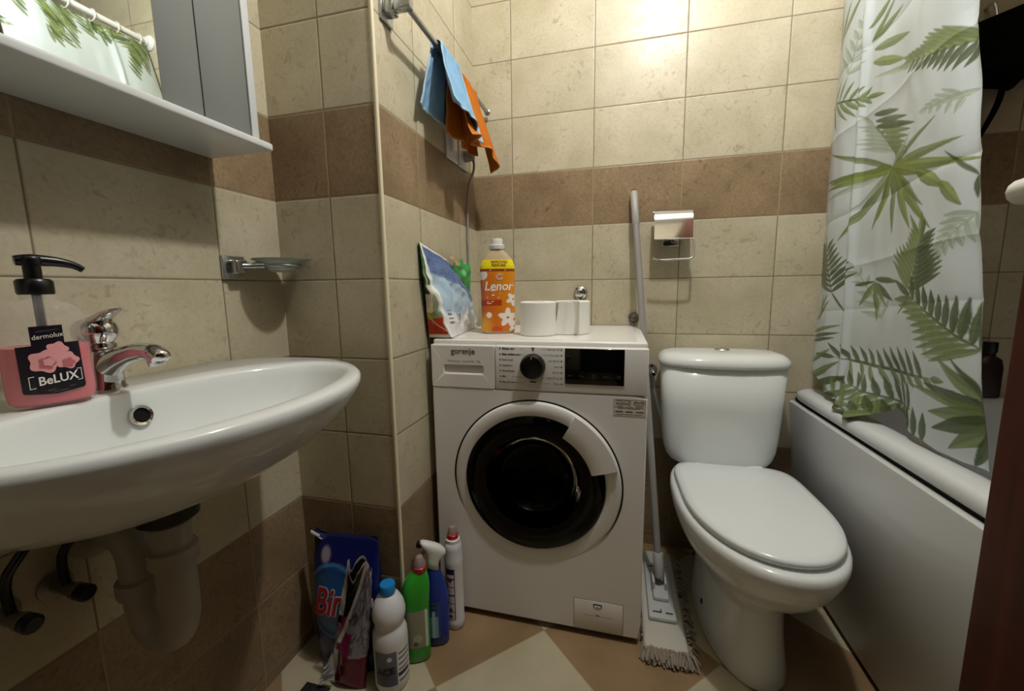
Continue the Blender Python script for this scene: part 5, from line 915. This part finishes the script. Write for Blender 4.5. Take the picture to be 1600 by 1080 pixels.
# ================================================================== CLEANING BOTTLES ON THE FLOOR
# bleach
cx, cy = .386, -.742; mt = Matrix.Translation((cx, cy, 0))
b = thing('bleach_bottle', 'white bleach bottle with blue cap, frontmost on the floor', 'bottle', (cx, cy, 0))
wpl = mat('bleach_plastic', '#dcdde0', .35)
lathe('bottle_body', [(.034, .001), (.040, .004), (.0425, .012), (.0425, .118), (.0425, .130), (.0415, .146), (.037, .160), (.034, .166), (.034, .170), (.037, .178), (.040, .190), (.0405, .202), (.037, .220), (.028, .238), (.019, .246), (.0155, .249), (.0155, .254)], wpl, b, n=48, mtx=mt, sharp=0)
lathe('cap', [(.0185, .250), (.019, .252), (.019, .270), (.0175, .2735), (.004, .274)], mat('blue_cap', '#1f7fc4', .35), b, n=24, mtx=mt)
bang = math.atan2(-1.557-cy, .9256-cx)
def cyl(cx, cy, r, a0): return lambda x, z, off=.0006: Vector((cx+(r+off)*math.cos(a0+x/r), cy+(r+off)*math.sin(a0+x/r), z))
bc = cyl(cx, cy, .0425, bang)
def wrap(name, f, x0, x1, z0, z1, colfn, m, parent, nx=60, nz=60, off=.0006):
    def s(U, V):
        P = np.array([[f(x0+(x1-x0)*u, z0+(z1-z0)*v, off)[:] for u in np.linspace(0, 1, nx)] for v in np.linspace(0, 1, nz)]); return P[..., 0], P[..., 1], P[..., 2]
    return grid(name, nx, nz, s, lambda U, V, X: colfn(x0+(x1-x0)*U, z0+(z1-z0)*V), m, parent)
lv_ = vmat('label_print', .4, .4)
def bcol(x, z):
    C = np.broadcast_to(linv('#6b7080'), x.shape+(3,)).copy(); C = mixc(C, sstep(.05, .0, np.hypot(x+.02, z-.04)-.01)*.7, linv('#3a3f50'))
    C = mixc(C, x > .012, linv('#e4e2e0')); C = mixc(C, (np.sin(z*420) > .2)*(x > .016)*(x < .05)*.8, linv('#4a4c58')); C = mixc(C, (x > .014)*(z > .045)*(z < .056)*(x < .046), linv('#23283c')); return mixc(C, np.hypot(x+.006, z-.10) < .006, linv('#d8d6dc'))
l_ = wrap('label', bc, -.045, .055, .026, .118, bcol, lv_, b)
text('lettering', 'ACE', .024, lambda x, y: bc(-.017+x, .066+y+.1*x, .0012), M['ink'], l_, bold=.0012)
# green toilet cleaner
cx, cy = .417, -.662; 
b = thing('green_bottle', 'green toilet cleaner bottle with clear-tipped red cap on floor', 'bottle', (cx, cy, 0))
ga = math.atan2(-1.557-cy, .9256-cx)
def gring(z, a, bb, dx=0, e=2.6, n=40):
    return [(cx+(x+dx)*-math.sin(ga)+y*math.cos(ga), cy+(x+dx)*math.cos(ga)+y*math.sin(ga), z) for x, y, _ in sup(0, 0, 0, a, bb, n, e)]
gm = mat('green_plastic', '#2f9a2b', .3)
loft('bottle_body', [gring(*q) for q in ((.001, .030, .022), (.006, .033, .025), (.04, .034, .026), (.14, .034, .026), (.175, .036, .027), (.205, .036, .027, .002), (.228, .032, .024, .005), (.244, .024, .019, .009), (.252, .016, .015, .012), (.256, .014, .014, .013))], gm, b, sharp=0)
def gfront(x, z, off=.0006):
    q = max(-.99, min(.99, x/.034)); y = .026*(1-abs(q)**2.6)**(1/2.6)+off; return Vector((cx-x*math.sin(ga)+y*math.cos(ga), cy+x*math.cos(ga)+y*math.sin(ga), z))
def gcol2(x, z):
    C = np.broadcast_to(linv('#8f8c78'), x.shape+(3,)).copy(); C = mixc(C, z < .05, linv('#6f7a5c')); C = mixc(C, np.hypot(x, z-.075) < .012, linv('#a9a68e')); C = mixc(C, np.hypot(x+.005, z-.060) < .006, linv('#4c5a44'));  return mixc(C, x > .021, linv('#cfd0c4'))
wrap('label', gfront, -.028, .028, .045, .155, gcol2, lv_, b)
tpx, tpy = gring(.25, 0.0001, .0001, .014)[0][:2]
lathe('collar', [(.0165, .252), (.0175, .254), (.0175, .266), (.015, .268)], M['red'], b, n=24, mtx=axis_mtx((tpx, tpy, 0), (.0, .0, 1)))
lathe('clear_cap', [(.0155, .267), (.0155, .276), (.012, .284), (.009, .293), (.006, .295)], mat('clear_pink_cap', '#e6c9c6', .1, trans=.6, ior=1.3), b, n=24, mtx=axis_mtx((tpx, tpy, 0), (0, 0, 1)))
# blue spray
cx, cy = .449, -.604
b = thing('spray_bottle', 'blue trigger spray bottle with white head beside washing machine', 'spray bottle', (cx, cy, 0))
ga2 = math.atan2(-1.557-cy, .9256-cx)
def sring2(z, a, bb, dx=0, n=40, e=2.5): return [(cx+(x+dx)*-math.sin(ga2)+y*math.cos(ga2), cy+(x+dx)*math.cos(ga2)+y*math.sin(ga2), z) for x, y, _ in sup(0, 0, 0, a, bb, n, e)]
bm_ = mat('blue_plastic', '#15338f', .28)
loft('bottle_body', [sring2(*q) for q in ((.001, .028, .018), (.006, .031, .021), (.05, .032, .022), (.10, .033, .022, .001), (.14, .032, .021, .001), (.18, .027, .019, -.001), (.21, .020, .016, -.004), (.232, .0145, .0135, -.006), (.238, .013, .013, -.006))], bm_, b, sharp=0)
def sfr(x, z, off=.0006):
    q = max(-.99, min(.99, x/.032)); y = .022*(1-abs(q)**2.5)**(1/2.5)+off; return Vector((cx-x*math.sin(ga2)+y*math.cos(ga2), cy+x*math.cos(ga2)+y*math.sin(ga2), z))
def scol2(x, z):
    C = np.broadcast_to(linv('#2c4a86'), x.shape+(3,)).copy(); C = mixc(C, (np.abs(x+.008) < .010)*(z < .095), linv('#7fa3b4')); C = mixc(C, (np.abs(x+.010) < .004)*(z < .112), linv('#a5bfc8')); return mixc(C, (z > .115)*(x < .0)*(np.sin(z*500) > 0), linv('#20242c'))
wrap('label', sfr, -.026, .008, .03, .14, scol2, lv_, b)
def sp3(x, y, z): return Vector((cx+x*-math.sin(ga2)+y*math.cos(ga2), cy+x*math.cos(ga2)+y*math.sin(ga2), z))
hd = loft('spray_head', [[sp3(x+dx, y, z-.42*x) for x, y, _ in sup(0, 0, 0, a, bb, 28, 2.8)] for z, a, bb, dx in ((.232, .0165, .0150, -.006), (.250, .0165, .0150, -.006), (.262, .0185, .0150, -.003), (.274, .026, .0155, .000), (.284, .033, .0155, -.002), (.293, .034, .015, -.005), (.300, .029, .013, -.008), (.304, .018, .008, -.010))], M['plastic'], b, sharp=0)
lathe('nozzle', [(.008, 0), (.0095, .002), (.0095, .012), (.007, .014)], M['black'], hd, n=20, mtx=axis_mtx(sp3(-.034, 0, .300), sp3(-1, 0, .40)-sp3(0, 0, 0)))
tube('trigger', [sp3(-.024, 0, .285), sp3(-.033, 0, .268), sp3(-.034, 0, .252), sp3(-.040, 0, .240)], [.006, .005, .0045, .003], M['grey'], hd, k=4)
# white bottle with red cap
cx, cy = .474, -.535
b = thing('white_bottle', 'slim white cleaner bottle with red cap touching washing machine', 'bottle', (cx, cy, 0)); mt = Matrix.Translation((cx, cy, 0))
lathe('bottle_body', [(.0255, .001), (.0275, .004), (.0280, .020), (.0270, .028), (.0265, .03), (.0265, .200), (.0272, .205), (.0275, .213), (.0262, .220), (.0252, .245), (.0255, .250), (.0235, .262), (.018, .270), (.0165, .272)], wpl, b, n=40, mtx=mt, sharp=40)
lathe('collar', [(.0185, .265), (.0205, .267), (.0205, .276), (.016, .279)], wpl, b, n=24, mtx=mt)
lathe('red_cap', [(.0165, .277), (.0165, .290), (.014, .292)], M['red'], b, n=24, mtx=mt)
lathe('clear_tip', [(.0135, .291), (.0125, .302), (.009, .312), (.004, .314)], bpy.data.materials['clear_pink_cap'], b, n=24, mtx=mt)
wc = cyl(cx, cy, .0266, math.atan2(-1.557-cy, .9256-cx))
def wcol(x, z):
    C = np.broadcast_to(linv('#d9c9cc'), x.shape+(3,)).copy()
    C = mixc(C, z > .178, linv('#23203a'))
    for k in range(5): C = mixc(C, np.abs(z-.06-k*.026) < .0018, linv('#3a2f4c'))
    C = mixc(C, np.abs(np.abs(x)-.0118) < .0012, linv('#3a2f4c'))
    for zc in (.158, .066, .045): C = mixc(C, np.hypot(x+.001, z-zc) < .0055, linv('#4a3c58'))
    return C
wrap('label', lambda x, z, off: wc(x-.012, z, off), -.013, .013, .035, .195, wcol, lv_, b)
# ---- blue powder bag
pw = thing('powder_bag', 'blue washing powder bag with red lettering in floor corner', 'bag', (.25, -.705, 0))
PXc, PYc, PW, PD, PH = .244, -.712, .098, .036, .352
def bagsurf(px, py, W, D, H, lean, seed, amp=.008):
    def f(U, V):
        t = U*2*PI; c, s = np.cos(t), np.sin(t)
        w = W*np.interp(V, [0, .04, .3, .8, 1], [.90, .96, 1, 1, .98]); d = D*np.interp(V, [0, .03, .15, .45, .75, .92, 1], [.80, .95, 1.0, 1.0, .72, .25, .04])
        x = w*np.sign(c)*np.abs(c)**(2/3.2); y = d*np.sign(s)*np.abs(s)**(2/2.6)
        wr = amp*(vnoise(U*14, V*9, seed)-.5)+amp*.6*(vnoise(U*30, V*22+U*9, seed+1)-.5)
        wr = wr*np.minimum(1, V*12)
        return px+x*(1+0*wr)+.35*wr+.004*np.sin(V*5), py+y*(1+wr*12)+lean*V*V, .001+V*H+.006*np.sin(U*17)*(V > .9)*(V-.9)*10
    return f
fb = bagsurf(PXc, PYc, PW, PD, PH, .018, 41)
def bagcol(U, V, X):
    x, z = X[..., 0]-PXc, X[..., 2]
    C = np.broadcast_to(linv('#121d5c'), U.shape+(3,)).copy()
    d = np.hypot((x+.022)/.085, (z-.185)/.095)
    C = mixc(C, sstep(1.05, .75, d), linv('#2f63a8')); C = mixc(C, sstep(.08, .0, np.abs(d-1.0)), linv('#4d86c4'))
    C = mixc(C, sstep(1., .4, np.hypot((x+.03)/.05, (z-.135)/.04))*.6, linv('#7fa8d2'))
    C = mixc(C, sstep(1., .5, np.hypot((x+.055)/.018, (z-.30)/.026))*.8, linv('#b9a9b4'))
    C = mixc(C, (V > .975)*1., linv('#27326f'))
    return C
pbody = grid('bag_body', 150, 120, fb, bagcol, vmat('bag_film', .22, .6), pw)
bm = bmesh.new(); rings_bm(bm, [[(PXc+x, PYc+y, .0015) for x, y, _ in sup(0, 0, 0, PW*.9, PD*.8, 40, 3)]], True, False); from_bm(bm, 'bag_bottom', mat('bag_blue', '#121d5c', .3), pw, smooth=False)
fl = grid('folded_top', 20, 16, lambda U, V: (PXc-.098+.026*U, PYc+.016-.018*np.sin(V*2.2), PH-.012+.022*V-.01*U), lambda U, V, X: np.broadcast_to(linv('#d9dade'), U.shape+(3,)), bpy.data.materials['bag_film'], pw)
def bfront(x, z, off=.002):
    V = z/PH; d = PD*np.interp(V, [0, .03, .15, .45, .75, .92, 1], [.80, .95, 1.0, 1.0, .72, .25, .04]); q = min(.99, abs(x)/PW)
    return Vector((PXc+x, PYc-d*(1-q**3.2)**(1/2.6)*1.07+.018*V*V-.004-off, z))
def btilt(x, y, off=.002): return bfront(-.022+x, .190+y+.12*x, off)
text('logo_outline', 'Bingo', .098, lambda x, y: btilt(x+.026, y, .002), M['white_ink'], pbody, bold=.0045, shear=.25, sx=.74)
text('lettering', 'Bingo', .098, lambda x, y: btilt(x+.026, y, .0035), mat('logo_red', '#b5202e', .4), pbody, bold=.0018, shear=.25, sx=.74)
# ---- silver and magenta pouch in front of it
po = thing('refill_pouch', 'torn silver and magenta refill pouch between powder bag and bleach', 'pouch', (.29, -.775, 0))
QX, QY, QW, QD, QH = .300, -.776, .046, .017, .325
def psurf(U, V):
    t = U*2*PI; c, s = np.cos(t), np.sin(t)
    w = QW*np.interp(V, [0, .08, .5, .85, 1], [1.10, 1.06, .95, .80, .70]); d = QD*np.interp(V, [0, .05, .3, .6, .85, 1], [.7, 1, 1, .6, .35, .5])
    x = w*np.sign(c)*np.abs(c)**(2/2.4); y = d*np.sign(s)*np.abs(s)**(2/2.2)
    wr = .008*(vnoise(U*12, V*8+U*4, 51)-.5)+.003*(vnoise(U*26, V*24, 52)-.5)
    top = QH*(1-.22*np.clip((.0-x)/QW, 0, 1)*np.clip(-s, 0, 1)-.06*np.sin(U*20))   # ragged torn mouth
    Z = .002+V*top; sk = .050*(V-.45)
    return QX+x+sk+.4*wr, QY+y*(1+0*wr)+wr*np.minimum(1, V*8)*.9+.012*V, Z
def pocol(U, V, X):
    z = X[..., 2]; x = X[..., 0]-QX-.050*(V-.45)
    C = np.broadcast_to(linv('#8c8c9a'), U.shape+(3,)).copy()
    C = mixc(C, sstep(.55, .7, vnoise(U*60, V*40, 61))*(V > .3)*.7, linv('#3c3c5c'))
    dg = -.024+(z-.15)*.27                                     # slanting torn flap
    C = mixc(C, (x < dg)*(z > .17), linv('#0c0c11'))  # near-black patch paints the shaded inside of the open pouch
    C = mixc(C, (x < dg)*(z <= .19)*(z > .08)*(x > -.034), linv('#8d1b62')); C = mixc(C, (x >= dg)*(z < .15)*(z > .085)*(x < .004), linv('#8d1b62'))
    C = mixc(C, (z < .09)*(x > -.030), linv('#64102a')); C = mixc(C, (z < .10)*(x < -.030), linv('#c9ccd2'))
    C = mixc(C, sstep(.0065, .004, np.abs(x-dg))*(z > .12), linv('#d5d7dc')); C = mixc(C, (x < -.030)*(z > .19), linv('#d9dbe0'))
    C = mixc(C, sstep(.97, .99, V), linv('#e2e3e6'))
    return C
foil = vmat('foil_film', .25, .6, metal=.35)
pp = grid('pouch_body', 150, 130, psurf, pocol, foil, po)
text('lettering', 'MAX', .014, lambda x, y: Vector((QX+.026+x*.8, QY-QD*.75-.013, .215+y+.9*x)), M['ink'], pp, bold=.0006)
grid('foil_edge', 50, 16, lambda U, V: (QX-.046-.034*V+.020*U*V+.004*np.sin(U*31)*V, QY-.018-.012*V+.005*np.cos(U*27)*V, .014+.085*U*(1-.35*V)+.006*np.sin(U*24+1)*V), lambda U, V, X: mixc(np.broadcast_to(linv('#b9bdc6'), U.shape+(3,)).copy(), sstep(.7, 1, V), linv('#e2e5ea')), foil, po)
# floor drain
fd = thing('floor_drain', 'small dark square floor drain below the washbasin', 'drain', (.23, -.84, 0))
box('drain_frame', (.175, -.905, .0), (.245, -.80, .003), mat('drain_metal', '#3a3835', .5, .6), fd, bev=.001)
strips('drain_slot', [(.185+i*.012, -.895, .190+i*.012, -.81) for i in range(5)], lambda x, y: Vector((x, y, .0034)), M['dark'], fd)

# ================================================================== LIGHT AND CAMERA
L = bpy.data.lights.new('bulb', 'POINT'); L.energy = 45; L.shadow_soft_size = .035; L.color = (1., .975, .94)
lo = bpy.data.objects.new('bulb', L); COL.objects.link(lo); lo.location = (LX, LY, LZ)
H = bpy.data.lights.new('hall_bulb', 'POINT'); H.energy = 1.6; H.shadow_soft_size = .06; H.color = (1., .93, .80)
ho = bpy.data.objects.new('hall_bulb', H); COL.objects.link(ho); ho.location = (.95, YF-.75, 2.18)
W = bpy.data.worlds.new('World'); SC.world = W; W.use_nodes = True
W.node_tree.nodes['Background'].inputs['Color'].default_value = (.5, .55, .6, 1); W.node_tree.nodes['Background'].inputs['Strength'].default_value = .008
cam = bpy.data.cameras.new('camera'); cam.sensor_width = 36; cam.sensor_fit = 'HORIZONTAL'; cam.lens = 641.2267/1600*36; cam.clip_start = .01
co = bpy.data.objects.new('camera', cam); COL.objects.link(co)
Rm = Matrix(((0.9682635014765515, 0.2495346602998051, -0.014079950902932592), (-0.020965228391604453, 0.13722937652873413, 0.9903174023594773), (-0.24905069947072217, 0.9585930061953278, -0.13810574776796306)))
rx, ux, fx_ = Rm[0], Rm[1], Rm[2]
mw = Matrix(((rx[0], ux[0], -fx_[0], .92558973), (rx[1], ux[1], -fx_[1], -1.55740311), (rx[2], ux[2], -fx_[2], .99140392), (0, 0, 0, 1)))
co.matrix_world = mw; SC.camera = co
SC.view_settings.view_transform = 'Standard'; SC.view_settings.look = 'None'; SC.view_settings.gamma = 1; SC.view_settings.use_curve_mapping = False
SC.view_settings.exposure = 0.
SC.cycles.max_bounces = 10; SC.cycles.transmission_bounces = 8; SC.cycles.caustics_reflective = False; SC.cycles.caustics_refractive = False
SC.cycles.sample_clamp_indirect = 3.
try: SC.cycles.use_denoising = True
except Exception: pass
